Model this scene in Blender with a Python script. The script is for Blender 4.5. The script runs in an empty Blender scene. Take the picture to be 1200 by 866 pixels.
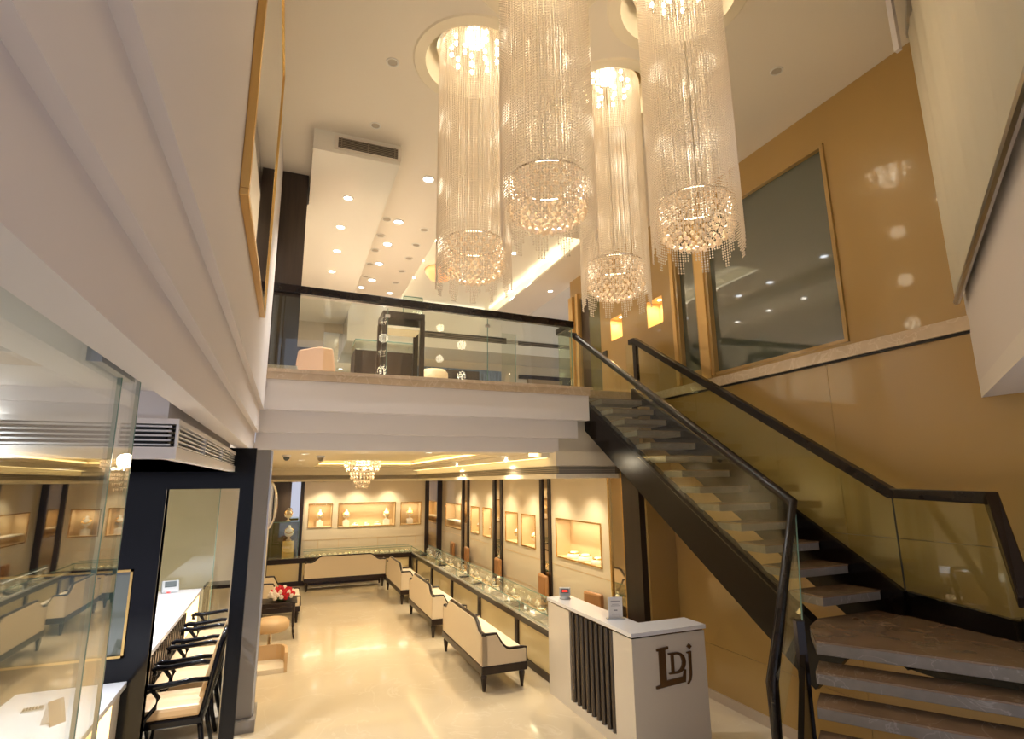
import bpy, bmesh, math, random
from mathutils import Vector, Matrix
random.seed(7)
sc = bpy.context.scene
COL = sc.collection
PI = math.pi
# ------------------------------------------------------------------ camera
F = 645.0; EYE = Vector((0, 0, 2.6))
def _d(px, py): return Vector((px-600, -(py-433), -F))
_Y = _d(337, 566).normalized()
_Z = _d(570, -2750).normalized(); _Z = (_Z-_Y*_Z.dot(_Y)).normalized()
_X = _Y.cross(_Z)
ROT = Matrix((_X, _Y, _Z))                       # camera axes to world axes
def ray(px, py): return (ROT @ _d(px, py)).normalized()
def onx(px, py, x): r = ray(px, py); return EYE + r*((x-EYE.x)/r.x)
def ony(px, py, y): r = ray(px, py); return EYE + r*((y-EYE.y)/r.y)
def onz(px, py, z): r = ray(px, py); return EYE + r*((z-EYE.z)/r.z)
cam = bpy.data.cameras.new('camera'); co = bpy.data.objects.new('camera', cam); COL.objects.link(co)
cam.sensor_fit = 'HORIZONTAL'; cam.sensor_width = 36; cam.lens = F*36/1200; cam.clip_start = .02
co.matrix_world = Matrix.Translation(EYE) @ ROT.to_4x4()
sc.camera = co
# ------------------------------------------------------------------ world, exposure
w = bpy.data.worlds.new('world'); sc.world = w; w.use_nodes = True
w.node_tree.nodes['Background'].inputs[0].default_value = (.70, .72, .88, 1)
w.node_tree.nodes['Background'].inputs[1].default_value = 1.1
sc.view_settings.view_transform = 'Standard'; sc.view_settings.look = 'None'
sc.view_settings.exposure = -.06; sc.view_settings.gamma = 1
WARM = (1, .86, .62); CREAM = (1, .93, .80); COOL = (.93, .96, 1)
SP = dict(low=88, high=260, left=300, chand=8.5, niche=1.7)
# ------------------------------------------------------------------ materials
def mat(name, c, rough=.5, metal=0, coat=0, emit=None, es=0, vary=0, scale=5, bump=0, c2=None, stretch=None, spec=.5, trans=0):
    m = bpy.data.materials.new(name); m.use_nodes = True
    nt = m.node_tree; b = nt.nodes['Principled BSDF']; N = nt.nodes.new; L = nt.links.new
    b.inputs['Base Color'].default_value = (*c, 1); b.inputs['Roughness'].default_value = rough
    b.inputs['Metallic'].default_value = metal; b.inputs['Coat Weight'].default_value = coat
    b.inputs['Coat Roughness'].default_value = .05; b.inputs['Specular IOR Level'].default_value = spec
    b.inputs['Transmission Weight'].default_value = trans
    if emit: b.inputs['Emission Color'].default_value = (*emit, 1); b.inputs['Emission Strength'].default_value = es
    if vary or bump:
        tc = N('ShaderNodeTexCoord'); mp = N('ShaderNodeMapping'); L(tc.outputs['Object'], mp.inputs[0])
        if stretch: mp.inputs['Scale'].default_value = stretch
        n = N('ShaderNodeTexNoise'); n.inputs['Scale'].default_value = scale; n.inputs['Detail'].default_value = 6
        L(mp.outputs[0], n.inputs['Vector'])
        if vary:
            r = N('ShaderNodeValToRGB'); r.color_ramp.elements[0].position = .3; r.color_ramp.elements[1].position = .7
            d = c2 or tuple(x*(1-vary) for x in c)
            r.color_ramp.elements[0].color = (*d, 1); r.color_ramp.elements[1].color = (*c, 1)
            L(n.outputs[0], r.inputs[0]); L(r.outputs[0], b.inputs['Base Color'])
        if bump:
            bp = N('ShaderNodeBump'); bp.inputs['Strength'].default_value = bump; bp.inputs['Distance'].default_value = .01
            L(n.outputs[0], bp.inputs['Height']); L(bp.outputs[0], b.inputs['Normal'])
    return m
def veined(name, c, c2, vein, rough, scale=2.2, coat=0, vw=.03, vs=3.0):
    m = mat(name, c, rough, coat=coat, vary=.1, c2=c2, scale=scale)
    nt = m.node_tree; N = nt.nodes.new; L = nt.links.new; b = nt.nodes['Principled BSDF']
    ramp = [n for n in nt.nodes if n.type == 'VALTORGB'][0]; tc = [n for n in nt.nodes if n.type == 'TEX_COORD'][0]
    n1 = N('ShaderNodeTexNoise'); n1.inputs['Scale'].default_value = vs; n1.inputs['Detail'].default_value = 8; n1.inputs['Distortion'].default_value = 1.2
    L(tc.outputs['Object'], n1.inputs['Vector'])
    a = N('ShaderNodeMath'); a.operation = 'SUBTRACT'; a.inputs[1].default_value = .5; L(n1.outputs[0], a.inputs[0])
    ab = N('ShaderNodeMath'); ab.operation = 'ABSOLUTE'; L(a.outputs[0], ab.inputs[0])
    r = N('ShaderNodeValToRGB'); r.color_ramp.elements[0].color = (1, 1, 1, 1); r.color_ramp.elements[1].color = (0, 0, 0, 1)
    r.color_ramp.elements[1].position = vw; L(ab.outputs[0], r.inputs[0])
    mx = N('ShaderNodeMix'); mx.data_type = 'RGBA'; mx.inputs['B'].default_value = (*vein, 1)
    L(r.outputs[0], mx.inputs['Factor']); L(ramp.outputs[0], mx.inputs['A']); L(mx.outputs['Result'], b.inputs['Base Color'])
    return m
def glassmat(name, tint=(.93, .97, .95), base=.05, top=.8, refl=(1, 1, 1), rough=0.0, pw=4):
    m = bpy.data.materials.new(name); m.use_nodes = True; nt = m.node_tree; nt.nodes.clear(); N = nt.nodes.new; L = nt.links.new
    o = N('ShaderNodeOutputMaterial'); t = N('ShaderNodeBsdfTransparent'); t.inputs[0].default_value = (*tint, 1)
    g = N('ShaderNodeBsdfGlossy'); g.inputs['Roughness'].default_value = rough; g.inputs['Color'].default_value = (*refl, 1)
    lw = N('ShaderNodeLayerWeight'); lw.inputs[0].default_value = .5
    p = N('ShaderNodeMath'); p.operation = 'POWER'; p.inputs[1].default_value = pw; L(lw.outputs['Facing'], p.inputs[0])
    k = N('ShaderNodeMath'); k.operation = 'MULTIPLY_ADD'; k.inputs[1].default_value = top; k.inputs[2].default_value = base; L(p.outputs[0], k.inputs[0])
    x = N('ShaderNodeMixShader'); L(k.outputs[0], x.inputs[0]); L(t.outputs[0], x.inputs[1]); L(g.outputs[0], x.inputs[2]); L(x.outputs[0], o.inputs[0])
    return m
def crystalmat(name, col, tr=.3, gl=.35):
    m = bpy.data.materials.new(name); m.use_nodes = True; nt = m.node_tree; nt.nodes.clear(); N = nt.nodes.new; L = nt.links.new
    o = N('ShaderNodeOutputMaterial'); t = N('ShaderNodeBsdfTransparent'); g = N('ShaderNodeBsdfGlossy'); g.inputs['Roughness'].default_value = .12
    d = N('ShaderNodeBsdfTranslucent'); d.inputs[0].default_value = (*col, 1); e = N('ShaderNodeBsdfDiffuse'); e.inputs[0].default_value = (*col, 1)
    a = N('ShaderNodeMixShader'); a.inputs[0].default_value = .5; L(d.outputs[0], a.inputs[1]); L(e.outputs[0], a.inputs[2])
    b = N('ShaderNodeMixShader'); b.inputs[0].default_value = gl; L(a.outputs[0], b.inputs[1]); L(g.outputs[0], b.inputs[2])
    c = N('ShaderNodeMixShader'); c.inputs[0].default_value = tr; L(b.outputs[0], c.inputs[1]); L(t.outputs[0], c.inputs[2]); L(c.outputs[0], o.inputs[0])
    return m
M = dict(
 floor=veined('cream_marble', (.76, .65, .48), (.72, .61, .44), (.79, .69, .53), .12, 1.4, .35, .012, 1.1),
 stair=veined('brown_marble', (.26, .165, .095), (.20, .125, .07), (.32, .23, .15), .25, 5, .2, .006, 2.0),
 riser=veined('grey_brown_marble', (.235, .20, .165), (.18, .155, .125), (.33, .29, .25), .35, 9, .1, .008, 3),
 beige=veined('beige_marble', (.62, .49, .34), (.54, .41, .27), (.68, .56, .42), .3, 7, .2, .03, 5),
 white=mat('white_plaster', (.80, .76, .74), .6), plaster=mat('left_plaster', (.76, .71, .71), .6),
 ceil=mat('ceiling_paint', (.78, .71, .60), .55), ceil_up=mat('glossy_ceiling', (.80, .76, .66), .22, coat=.3),
 lowceil=mat('warm_ceiling', (.82, .74, .58), .5),
 gold=mat('gold_lacquer', (.41, .255, .078), .28, coat=.55, vary=.05, scale=1.2),
 goldframe=mat('brass_trim', (.72, .46, .16), .25, metal=.9), goldtrim=mat('satin_gold', (.68, .44, .17), .35, metal=.5),
 cream=mat('cream_lacquer', (.74, .63, .45), .25, coat=.4, vary=.04, scale=2), niche=mat('niche_lining', (.74, .55, .30), .6),
 black=mat('black_granite', (.004, .004, .006), .12, spec=.22), wood=mat('dark_wood', (.030, .016, .011), .3, spec=.4, vary=.5, scale=9, stretch=(1, 1, .1)),
 rail=mat('rail_wood', (.018, .011, .009), .25, spec=.35, vary=.4, scale=8), stringer=mat('stringer_steel', (.009, .006, .0045), .16, spec=.18, vary=.5, scale=3),
 brown=mat('brown_panel', (.055, .035, .022), .35, vary=.4, scale=6, stretch=(6, 6, .4)),
 mirror=mat('bronze_mirror', (.55, .46, .34), .03, metal=1), silver=mat('silver_mirror', (.78, .78, .76), .02, metal=1),
 olive=mat('olive_glass', (.10, .085, .02), .12, coat=.4), dglass=mat('dark_window_glass', (.085, .095, .07), .04, coat=.8, spec=1.0),
 grey=mat('grey_stone', (.27, .25, .235), .35), steel=mat('steel', (.5, .5, .5), .3, metal=1), bronze=mat('bronze_letter', (.19, .11, .05), .25, metal=.8),
 glass=glassmat('clear_glass'), rglass=glassmat('railing_glass', (.93, .95, .88), .035, .5), edge=mat('glass_edge', (.15, .27, .22), .15),
 sheet=glassmat('entrance_glass', (.93, .96, .94), .045, .75, pw=3.0), vit=glassmat('vitrine_glass', (.95, .98, .94), .05, .6),
 fabric=mat('cream_fabric', (.72, .60, .43), .75, bump=.15, scale=120), seat=mat('seat_fabric', (.80, .70, .55), .8, bump=.15, scale=120),
 tan=mat('tan_leather', (.42, .20, .07), .4, vary=.2, scale=4), brownchair=mat('brown_velvet', (.30, .16, .08), .8),
 chairpad=mat('beige_leather', (.62, .42, .22), .45), whitetop=mat('white_corian', (.86, .86, .90), .25, coat=.3), desk=mat('desk_white', (.72, .66, .58), .35, coat=.2),
 slat=mat('grey_steel_tube', (.12, .10, .085), .25, metal=.7), slot=mat('slot_dark', (.02, .018, .016), .5), vent=mat('vent_grille', (.30, .25, .18), .5), ventw=mat('white_grille', (.72, .72, .74), .4),
 lens=mat('lamp_lens', (1, 1, 1), .5, emit=(1, .95, .85), es=14), lensc=mat('cool_lens', (1, 1, 1), .5, emit=(.9, .95, 1), es=10),
 off=mat('unlit_lens', (.42, .36, .28), .3), ring=mat('lamp_ring', (.75, .72, .66), .35), coveglow=mat('cove_strip', (1, .9, .6), .5, emit=(1, .72, .30), es=3.0),
 coveup=mat('tray_strip', (1, .9, .6), .5, emit=(1, .90, .66), es=6.0), bulb=mat('bulb', (1, 1, 1), .5, emit=(1, .90, .68), es=22),
 crystal=crystalmat('bead_crystal', (1, .90, .76), .14, .30), drop=crystalmat('drop_crystal', (1, .86, .68), .04, .22), chrome=mat('chrome', (.7, .66, .6), .12, metal=1),
 pearl=mat('pearl_white', (.88, .80, .66), .45), jewel=mat('jewel_gold', (.95, .62, .18), .2, metal=1), velvet=mat('black_velvet', (.02, .018, .02), .8),
 warmpanel=mat('warm_cream_panel', (.78, .64, .36), .2, coat=.5), deck=mat('counter_deck', (.16, .12, .085), .25, coat=.4), red=mat('red_rose', (.55, .01, .02), .6), rosew=mat('white_rose', (.85, .74, .62), .6), leaf=mat('leaf', (.08, .16, .04), .5),
 plast=mat('light_plastic', (.42, .44, .46), .35), key=mat('dark_key', (.06, .06, .07), .5), redled=mat('red_led', (.3, 0, 0), .4, emit=(1, .04, .02), es=2), screen=mat('screen', (.10, .12, .13), .15), paper=mat('paper', (.78, .77, .78), .6), ink=mat('ink', (.25, .25, .28), .6), card=mat('card_brown', (.22, .15, .11), .6),
 blind=mat('blind_fabric', (.78, .72, .58), .8), bluewall=mat('blue_grey_panel', (.10, .13, .17), .25, vary=.8, c2=(.30, .40, .52), scale=6, stretch=(6, 1, .8)),
 skirt=mat('skirting', (.50, .40, .30), .4), warmlamp=mat('warm_strip', (1, .8, .5), .5, emit=(1, .70, .32), es=2.5))
# ------------------------------------------------------------------ mesh helpers
def box(bm, x0, x1, y0, y1, z0, z1):
    v = [bm.verts.new(p) for p in ((x0,y0,z0),(x1,y0,z0),(x1,y1,z0),(x0,y1,z0),(x0,y0,z1),(x1,y0,z1),(x1,y1,z1),(x0,y1,z1))]
    for f in ((3,2,1,0),(4,5,6,7),(0,1,5,4),(1,2,6,5),(2,3,7,6),(3,0,4,7)): bm.faces.new([v[i] for i in f])
def B(*a):
    bm = bmesh.new()
    for t in (a if isinstance(a[0], (tuple, list)) else (a,)): box(bm, *t)
    return bm
def prism(bm, pts, vec):
    vec = Vector(vec); a = [bm.verts.new(p) for p in pts]; b = [bm.verts.new(Vector(p)+vec) for p in pts]
    bm.faces.new(a[::-1]); bm.faces.new(b)
    for i in range(len(a)): j = (i+1) % len(a); bm.faces.new((a[i], a[j], b[j], b[i]))
    bmesh.ops.recalc_face_normals(bm, faces=bm.faces)
def P(pts, vec): bm = bmesh.new(); prism(bm, pts, vec); return bm
def tube(bm, pts, r, n=8, square=False):
    pts = [Vector(p) for p in pts]; rs = r if isinstance(r, (list, tuple)) else [r]*len(pts); rings = []; up = Vector((0, 0, 1))
    for i, p in enumerate(pts):
        t = (pts[min(i+1, len(pts)-1)]-pts[max(i-1, 0)]).normalized()
        if i in (0, len(pts)-1): s = 1
        else:
            a = (pts[i]-pts[i-1]).normalized(); b = (pts[i+1]-pts[i]).normalized(); s = 1/max(.5, math.cos(a.angle(b)/2))
        u = t.cross(up)
        if u.length < .05: u = t.cross(Vector((0, 1, 0)))
        u.normalize(); v = t.cross(u).normalized()
        if square: rings.append([bm.verts.new(p+(u*cu+v*cv*s)*rs[i]) for cu, cv in ((1,1),(-1,1),(-1,-1),(1,-1))])
        else: rings.append([bm.verts.new(p+(u*math.cos(k*2*PI/n)+v*math.sin(k*2*PI/n))*rs[i]) for k in range(n)])
    m = len(rings[0])
    for A, C in zip(rings, rings[1:]):
        for k in range(m): bm.faces.new((A[k], A[(k+1) % m], C[(k+1) % m], C[k]))
    bm.faces.new(rings[0][::-1]); bm.faces.new(rings[-1])
def T(pts, r, n=8, square=False): bm = bmesh.new(); tube(bm, pts, r, n, square); return bm
def lathe(bm, prof, c=(0, 0, 0), n=24):
    c = Vector(c); rings = []
    for r, z in prof: rings.append([bm.verts.new(c+Vector((max(r, 1e-4)*math.cos(k*2*PI/n), max(r, 1e-4)*math.sin(k*2*PI/n), z))) for k in range(n)])
    for A, C in zip(rings, rings[1:]):
        for k in range(n): bm.faces.new((A[k], A[(k+1) % n], C[(k+1) % n], C[k]))
    if prof[0][0] > 1e-3: bm.faces.new(rings[0][::-1])
    if prof[-1][0] > 1e-3: bm.faces.new(rings[-1])
def LA(prof, c=(0, 0, 0), n=24): bm = bmesh.new(); lathe(bm, prof, c, n); return bm
def open_ring(prof, c, n=40):
    bm = bmesh.new(); c = Vector(c); rings = [[bm.verts.new(c+Vector((r*math.cos(k*2*PI/n), r*math.sin(k*2*PI/n), z))) for k in range(n)] for r, z in prof]
    for A, C in zip(rings, rings[1:]):
        for k in range(n): bm.faces.new((A[k], A[(k+1) % n], C[(k+1) % n], C[k]))
    return bm
def plate(outer, holes, m3, thick):
    """flat plate with holes; outer/holes in 2-D, m3 maps (u,v)->world, thick = extrusion vector"""
    bm = bmesh.new(); es = []
    for lp in [outer]+list(holes):
        vs = [bm.verts.new(m3(u, v)) for u, v in lp]
        es += [bm.edges.new((vs[i], vs[(i+1) % len(vs)])) for i in range(len(vs))]
    bmesh.ops.triangle_fill(bm, use_beauty=True, edges=es)
    if thick is not None:
        r = bmesh.ops.extrude_face_region(bm, geom=bm.faces[:])
        bmesh.ops.translate(bm, verts=[g for g in r['geom'] if isinstance(g, bmesh.types.BMVert)], vec=thick)
    bmesh.ops.recalc_face_normals(bm, faces=bm.faces)
    return bm
def rect(a, b, c, d): return [(a, c), (b, c), (b, d), (a, d)]
def circ(x, y, r, n=32): return [(x+r*math.cos(k*2*PI/n), y+r*math.sin(k*2*PI/n)) for k in range(n)]
def obj(name, bm, m, parent=None, label=None, cat=None, group=None, kind=None, bevel=0, smooth=False, mesh=None):
    if mesh is None:
        mesh = bpy.data.meshes.new(name)
        if parent is not None:
            off = parent.matrix_world.translation if parent.type != 'EMPTY' else parent.location
            p = parent; tot = Vector((0, 0, 0))
            while p: tot += p.location; p = p.parent
            bmesh.ops.translate(bm, verts=bm.verts, vec=-tot)
        if smooth:
            for f in bm.faces: f.smooth = True
        bm.to_mesh(mesh); bm.free(); mesh.materials.append(M[m] if isinstance(m, str) else m)
    o = bpy.data.objects.new(name, mesh); COL.objects.link(o)
    if parent is not None: o.parent = parent
    if bevel:
        b = o.modifiers.new('bevel', 'BEVEL'); b.width = bevel; b.segments = 2; b.limit_method = 'ANGLE'
    tag(o, label, cat, group, kind); return o
def tag(o, label=None, cat=None, group=None, kind=None):
    for k, v in (('label', label), ('category', cat), ('group', group), ('kind', kind)):
        if v: o[k] = v
def thing(name, label, cat, loc=(0, 0, 0), group=None, kind=None):
    o = bpy.data.objects.new(name, None); COL.objects.link(o); o.location = loc; o.empty_display_size = .1; tag(o, label, cat, group, kind); return o
def kids(o): return [c for c in KIDS.get(o.name, [])]
KIDS = {}
def index_kids():
    KIDS.clear()
    for o in bpy.data.objects:
        if o.parent: KIDS.setdefault(o.parent.name, []).append(o)
def copy_tree(o, parent=None, first=True):
    if first: index_kids()
    c = o.copy(); COL.objects.link(c); c.parent = parent
    for ch in list(KIDS.get(o.name, [])): copy_tree(ch, c, False)
    return c
def place(proto, used, loc, rz, label, group=None, scale=None):
    o = proto if not used else copy_tree(proto)
    o.location = loc; o.rotation_euler.z = rz; o['label'] = label
    if group: o['group'] = group
    if scale: o.scale = scale
    return o
def struct(name, bm, m, parent=None, **k): return obj(name, bm, m, parent, kind='structure' if parent is None else None, **k)
ORD = 'first second third fourth fifth sixth seventh eighth ninth tenth eleventh twelfth thirteenth fourteenth fifteenth sixteenth seventeenth eighteenth nineteenth twentieth twenty-first twenty-second twenty-third twenty-fourth twenty-fifth twenty-sixth'.split()
def light(name, kind, loc, power, color, parent=None, size=.1, spot=120, blend=.6, rot=None, sy=None):
    l = bpy.data.lights.new(name, kind); l.energy = power; l.color = color
    if kind == 'AREA':
        l.size = size
        if sy: l.shape = 'RECTANGLE'; l.size_y = sy
    else: l.shadow_soft_size = size
    if kind == 'SPOT': l.spot_size = math.radians(spot); l.spot_blend = blend
    o = bpy.data.objects.new(name, l); COL.objects.link(o); o.location = loc
    if rot: o.rotation_euler = rot
    if parent: o.parent = parent; o.location = Vector(loc)-parent.location
    return o
# ================================================================== SETTING
GW = 4.95     # gold wall
NW = 4.45     # niche wall, ground floor
BY = 17.0     # back wall, ground floor
MF = 3.90     # mezzanine floor
TC = 6.45     # top ceiling
XL = -.40     # left side of hall
struct('floor', B(-4.2, 8, -2.0, BY+.3, -.15, 0), 'floor')
fl = bpy.data.objects['floor']
# --- ground floor back wall with niches
def py2(px, py): p = ony(px, py, BY); return p.x, p.z
bn = []
for (a, b, c, d) in ((362, 388.5, 591, 617.5), (397, 462.5, 589.5, 616), (470, 492.5, 589, 614)):
    x0, _ = py2(a, 603); x1, _ = py2(b, 603); z1 = py2((a+b)/2, c)[1]; z0 = py2((a+b)/2, d)[1]
    bn.append((x0, x1, z0, z1))
wall_back = struct('wall_back', plate(rect(XL-.2, NW+.3, 0, 3.0), [rect(*n) for n in bn], lambda u, v: (u, BY, v), (0, .12, 0)), 'cream')
def niche_lights(parent, pts, power): 
    for i, p in enumerate(pts):
        l = LA([(.022, 0), (.022, -.006)], p, 10)
        obj('spot_lens', l, 'lens', parent)
def back_niche(n):
    x0, x1, z0, z1 = n; d = .28; y = BY
    e = .004; bm = B((x0-.02, x1+.02, y+d, y+d+.03, z0-.02, z1+.02), (x0-.03, x0+e, y+e, y+d, z0, z1), (x1-e, x1+.03, y+e, y+d, z0, z1), (x0-.03, x1+.03, y+e, y+d, z0-.03, z0+e), (x0-.03, x1+.03, y+e, y+d, z1-e, z1+.03))
    o = obj('niche', bm, 'niche', wall_back)
    t = .022; fr = B((x0-t, x1+t, y-.015, y, z1, z1+t), (x0-t, x1+t, y-.015, y, z0-t, z0), (x0-t, x0, y-.015, y, z0, z1), (x1, x1+t, y-.015, y, z0, z1))
    obj('niche_frame', fr, 'goldframe', o)
    k = max(2, round((x1-x0)/.28))
    for i in range(k):
        x = x0+(i+.5)*(x1-x0)/k
        obj('spot_lens', LA([(.025, 0), (.025, -.008)], (x, y+.13, z1), 10), 'lens', o)
    light('niche_lamp', 'AREA', ((x0+x1)/2, y+.10, z1-.02), SP['niche']*(x1-x0)*1.8, WARM, size=(x1-x0)*.8, sy=.06)
for n in bn: back_niche(n)
# seam grooves in the back wall
struct('trim_1', B((XL, 4.0, BY-.004, BY, 1.02, 1.026), *[(x, x+.006, BY-.004, BY, .8, 1.02) for x in (.9, 1.45, 2.0, 2.55, 3.1, 3.65)]), 'goldtrim')
# dark and mirrored pilasters at the back corners
struct('trim_2', B(3.93, 4.05, BY-.03, BY, 0, 2.7), 'wood'); struct('trim_3', B(4.05, 4.3, BY-.015, BY, 0, 2.7), 'mirror'); struct('trim_4', B(4.3, NW, BY-.05, BY, 0, 2.7), 'wood')
struct('trim_5', B(XL, .12, BY-.02, BY, 0, 2.7), 'brown'); struct('trim_6', B(.12, .36, BY-.03, BY, 0, 2.7), 'silver'); struct('trim_7', B(.36, .46, BY-.05, BY, 0, 2.7), 'wood')
# --- ground floor niche wall on the right, bays between dark strips
def px2(px, py): p = onx(px, py, NW); return p.y, p.z
rn = []
for (a, b, c, d) in ((523, 540.5, 590.5, 618), (552.5, 561.5, 594.5, 624), (566.5, 575.5, 596, 628.5), (593, 606.5, 601, 634.5), (611.5, 627, 604, 640), (652, 703, 611.5, 657.5)):
    ya = px2(a, 600)[0]; yb = px2(b, 600)[0]; z1 = px2((a+b)/2, c)[1]; z0 = px2((a+b)/2, d)[1]; rn.append((min(ya, yb), max(ya, yb), z0, z1))
seams = [px2(p, 600)[0] for p in (541.8, 550.3, 578.5, 589.5, 634, 646, 713)]
bays = [(seams[0], 16.95), (seams[2], seams[1]), (seams[4], seams[3]), (seams[6], seams[5])]
wall_side = struct('wall_right_lower', B(NW+.32, NW+.38, 6.5, BY, 0, 3.0), 'cream')
for bi, (y0, y1) in enumerate(bays):
    hs = [n for n in rn if n[0] > y0-.05 and n[1] < y1+.05]
    pn = obj('wall_panel', plate(rect(y0, y1, 0, 3.0), [rect(*n) for n in hs], lambda u, v: (NW, u, v), (.12, 0, 0)), 'cream', wall_side)
    obj('groove', B((NW-.003, NW, y0, y1, 1.16, 1.166), (NW-.003, NW, y0, y1, .62, .626)), 'goldtrim', pn)
    for (a, b, c, d) in hs:
        dd = .26; x = NW
        e = .004; bm = B((x+dd, x+dd+.03, a-.02, b+.02, c-.02, d+.02), (x+e, x+dd, a-.03, a+e, c, d), (x+e, x+dd, b-e, b+.03, c, d), (x+e, x+dd, a-.03, b+.03, c-.03, c+e), (x+e, x+dd, a-.03, b+.03, d-e, d+.03))
        obj('niche', bm, 'niche', pn); t = .022
        obj('niche_frame', B((x-.015, x, a-t, b+t, d, d+t), (x-.015, x, a-t, b+t, c-t, c), (x-.015, x, a-t, a, c, d), (x-.015, x, b, b+t, c, d)), 'goldframe', pn)
        for i in range(max(1, round((b-a)/.28))):
            k = max(1, round((b-a)/.28)); obj('spot_lens', LA([(.025, 0), (.025, -.008)], (x+.13, a+(i+.5)*(b-a)/k, d), 10), 'lens', pn)
        light('niche_lamp', 'AREA', (x+.10, (a+b)/2, d-.02), SP['niche']*(b-a)*1.8, WARM, size=.06, sy=(b-a)*.8)
for (y0, y1) in ((seams[1], seams[0]), (seams[3], seams[2]), (seams[5], seams[4])):
    w_ = y1-y0
    obj('dark_strip', B((NW-.03, NW+.12, y0, y0+w_*.22, 0, 2.9), (NW-.03, NW+.12, y1-w_*.25, y1, 0, 2.9)), 'wood', wall_side)
    obj('mirror_strip', B(NW-.005, NW+.12, y0+w_*.22, y1-w_*.25, 0, 2.9), 'mirror', wall_side)
obj('gold_strip', B((NW-.02, NW+.12, seams[6]-.06, seams[6]-.02, 0, 2.9), (NW-.02, NW+.12, 6.86, 6.90, 0, 2.9)), 'goldframe', wall_side)
obj('mirror_strip', B(NW, NW+.12, 6.90, seams[6]-.06, 0, 2.9), 'mirror', wall_side)
obj('dark_strip', B(NW-.03, NW+.12, 6.46, 6.86, 0, 2.9), 'wood', wall_side)
obj('return_panel', B(NW+.06, GW, 6.42, 6.5, 0, MF-.3), 'gold', wall_side)
# --- gold wall on the right with windows and lit niches
win = [(3.57, 5.44, 3.89, 6.02), (5.60, 6.05, 3.98, 5.95)]
unich = [(6.37, 6.75, 4.86, 5.27), (7.44, 7.79, 4.91, 5.30)]
wall_right = struct('wall_right', plate(rect(2.0, 9.2, 3.86, TC+.2), [rect(a, b, max(c, 3.88), d) for a, b, c, d in win+unich]+[rect(8.12, 8.84, 3.92, 6.0)], lambda u, v: (GW, u, v), (.14, 0, 0)), 'gold')
ys = [-2.0, 1.2, 3.85, 6.5]; zs = [0, .62, 2.08, 3.72]
for a, b in zip(ys, ys[1:]):
    for c, d in zip(zs, zs[1:]): obj('wall_panel', B(GW, GW+.14, a+.002, b-.002, c+.002, d-.002), 'gold', wall_right)
obj('wall_panel', B(GW, GW+.14, -2.0, 1.99, 3.72, TC+.2), 'gold', wall_right)
obj('wall_panel', B(GW+.1, GW+.14, -2, 9.2, 0, 3.9), 'slot', wall_right)
obj('marble_ledge', B(GW-.05, GW+.1, 2.0, 7.4, 3.735, 3.82), 'beige', wall_right)
obj('ledge_moulding', B(GW-.03, GW+.1, 2.0, 7.4, 3.82, 3.855), 'beige', wall_right)
obj('ledge_shadow_gap', B(GW-.02, GW+.1, 2.0, 7.4, 3.715, 3.735), 'slot', wall_right)
for i, (a, b, c, d) in enumerate(win):
    wn = thing('window_%d' % (i+1), 'wide dark tinted interior window in the gold wall above the stairs' if i == 0 else 'narrow dark tinted interior window beside the gold post', 'window', (GW, a, c), kind='structure')
    obj('pane', B(GW+.05, GW+.06, a, b, c, d), 'dglass', wn)
    obj('window_frame', B((GW-.02, GW+.06, a-.0, a+.04, c, d), (GW-.02, GW+.06, b-.05, b, c, d), (GW-.01, GW+.06, a, b, c-.0, c+.035), (GW-.01, GW+.06, a, b, d-.03, d)), 'gold', wn)
obj('window_post', B(GW-.04, GW, 5.44, 5.60, 3.86, 6.0), 'goldtrim', wall_right)
obj('side_window_jamb', B(GW-.04, GW, 6.05, 6.12, 3.86, 6.0), 'goldtrim', wall_right)
for (a, b, c, d) in unich:
    x = GW; dd = .22
    obj('lit_niche', B((x+dd, x+dd+.03, a-.02, b+.02, c-.02, d+.02), (x+.004, x+dd, a-.02, a+.004, c, d), (x+.004, x+dd, b-.004, b+.02, c, d), (x+.004, x+dd, a, b, c-.02, c+.004), (x+.004, x+dd, a, b, d-.004, d+.02)), 'niche', wall_right)
    obj('spot_lens', LA([(.03, 0), (.03, -.01)], (x+.1, (a+b)/2, d), 12), 'lens', wall_right)
    light('niche_lamp', 'AREA', (x+.1, (a+b)/2, d-.03), 4.5, (1, .66, .28), size=.1)
obj('olive_door', B(GW+.03, GW+.1, 8.12, 8.55, 3.9, 6.0), 'olive', wall_right); obj('brown_door', B(GW+.03, GW+.1, 8.55, 8.84, 3.9, 6.0), 'brown', wall_right)
obj('door_jamb', B((GW-.05, GW, 8.84, 8.92, MF, 6.1), (GW-.05, GW, 9.05, 9.2, MF, 6.1)), 'goldtrim', wall_right)
obj('switch_plate', B(GW-.02, GW, 7.93, 8.05, 4.62, 4.78), 'slot', wall_right, label='small black switch plate')
struct('baseboard_right', B(GW-.03, GW, -2, 6.42, 0, .1), 'skirt')
# --- mezzanine slab with stepped fascia
mez = struct('floor_mezzanine', B((XL-.1, 4.72, 6.98, 13.3, MF-.12, MF), (4.72, 8, 6.98, 13.3, MF-.12, MF), (XL-.1, 3.93, 6.80, 6.98, MF-.12, MF)), 'beige')
fas = struct('trim_8', B(XL+.02, 3.92, 6.83, 7.3, 3.43, MF-.04), 'white')
obj('fascia_step', B(XL+.02, 3.78, 6.93, 7.3, 3.18, 3.43), 'white', fas); obj('fascia_step', B(XL+.02, 3.52, 7.03, 7.3, 2.985, 3.18), 'white', fas)
obj('marble_edge', B(XL-.1, 3.98, 6.79, 6.98, MF-.04, MF+.005), 'beige', fas)
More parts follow.
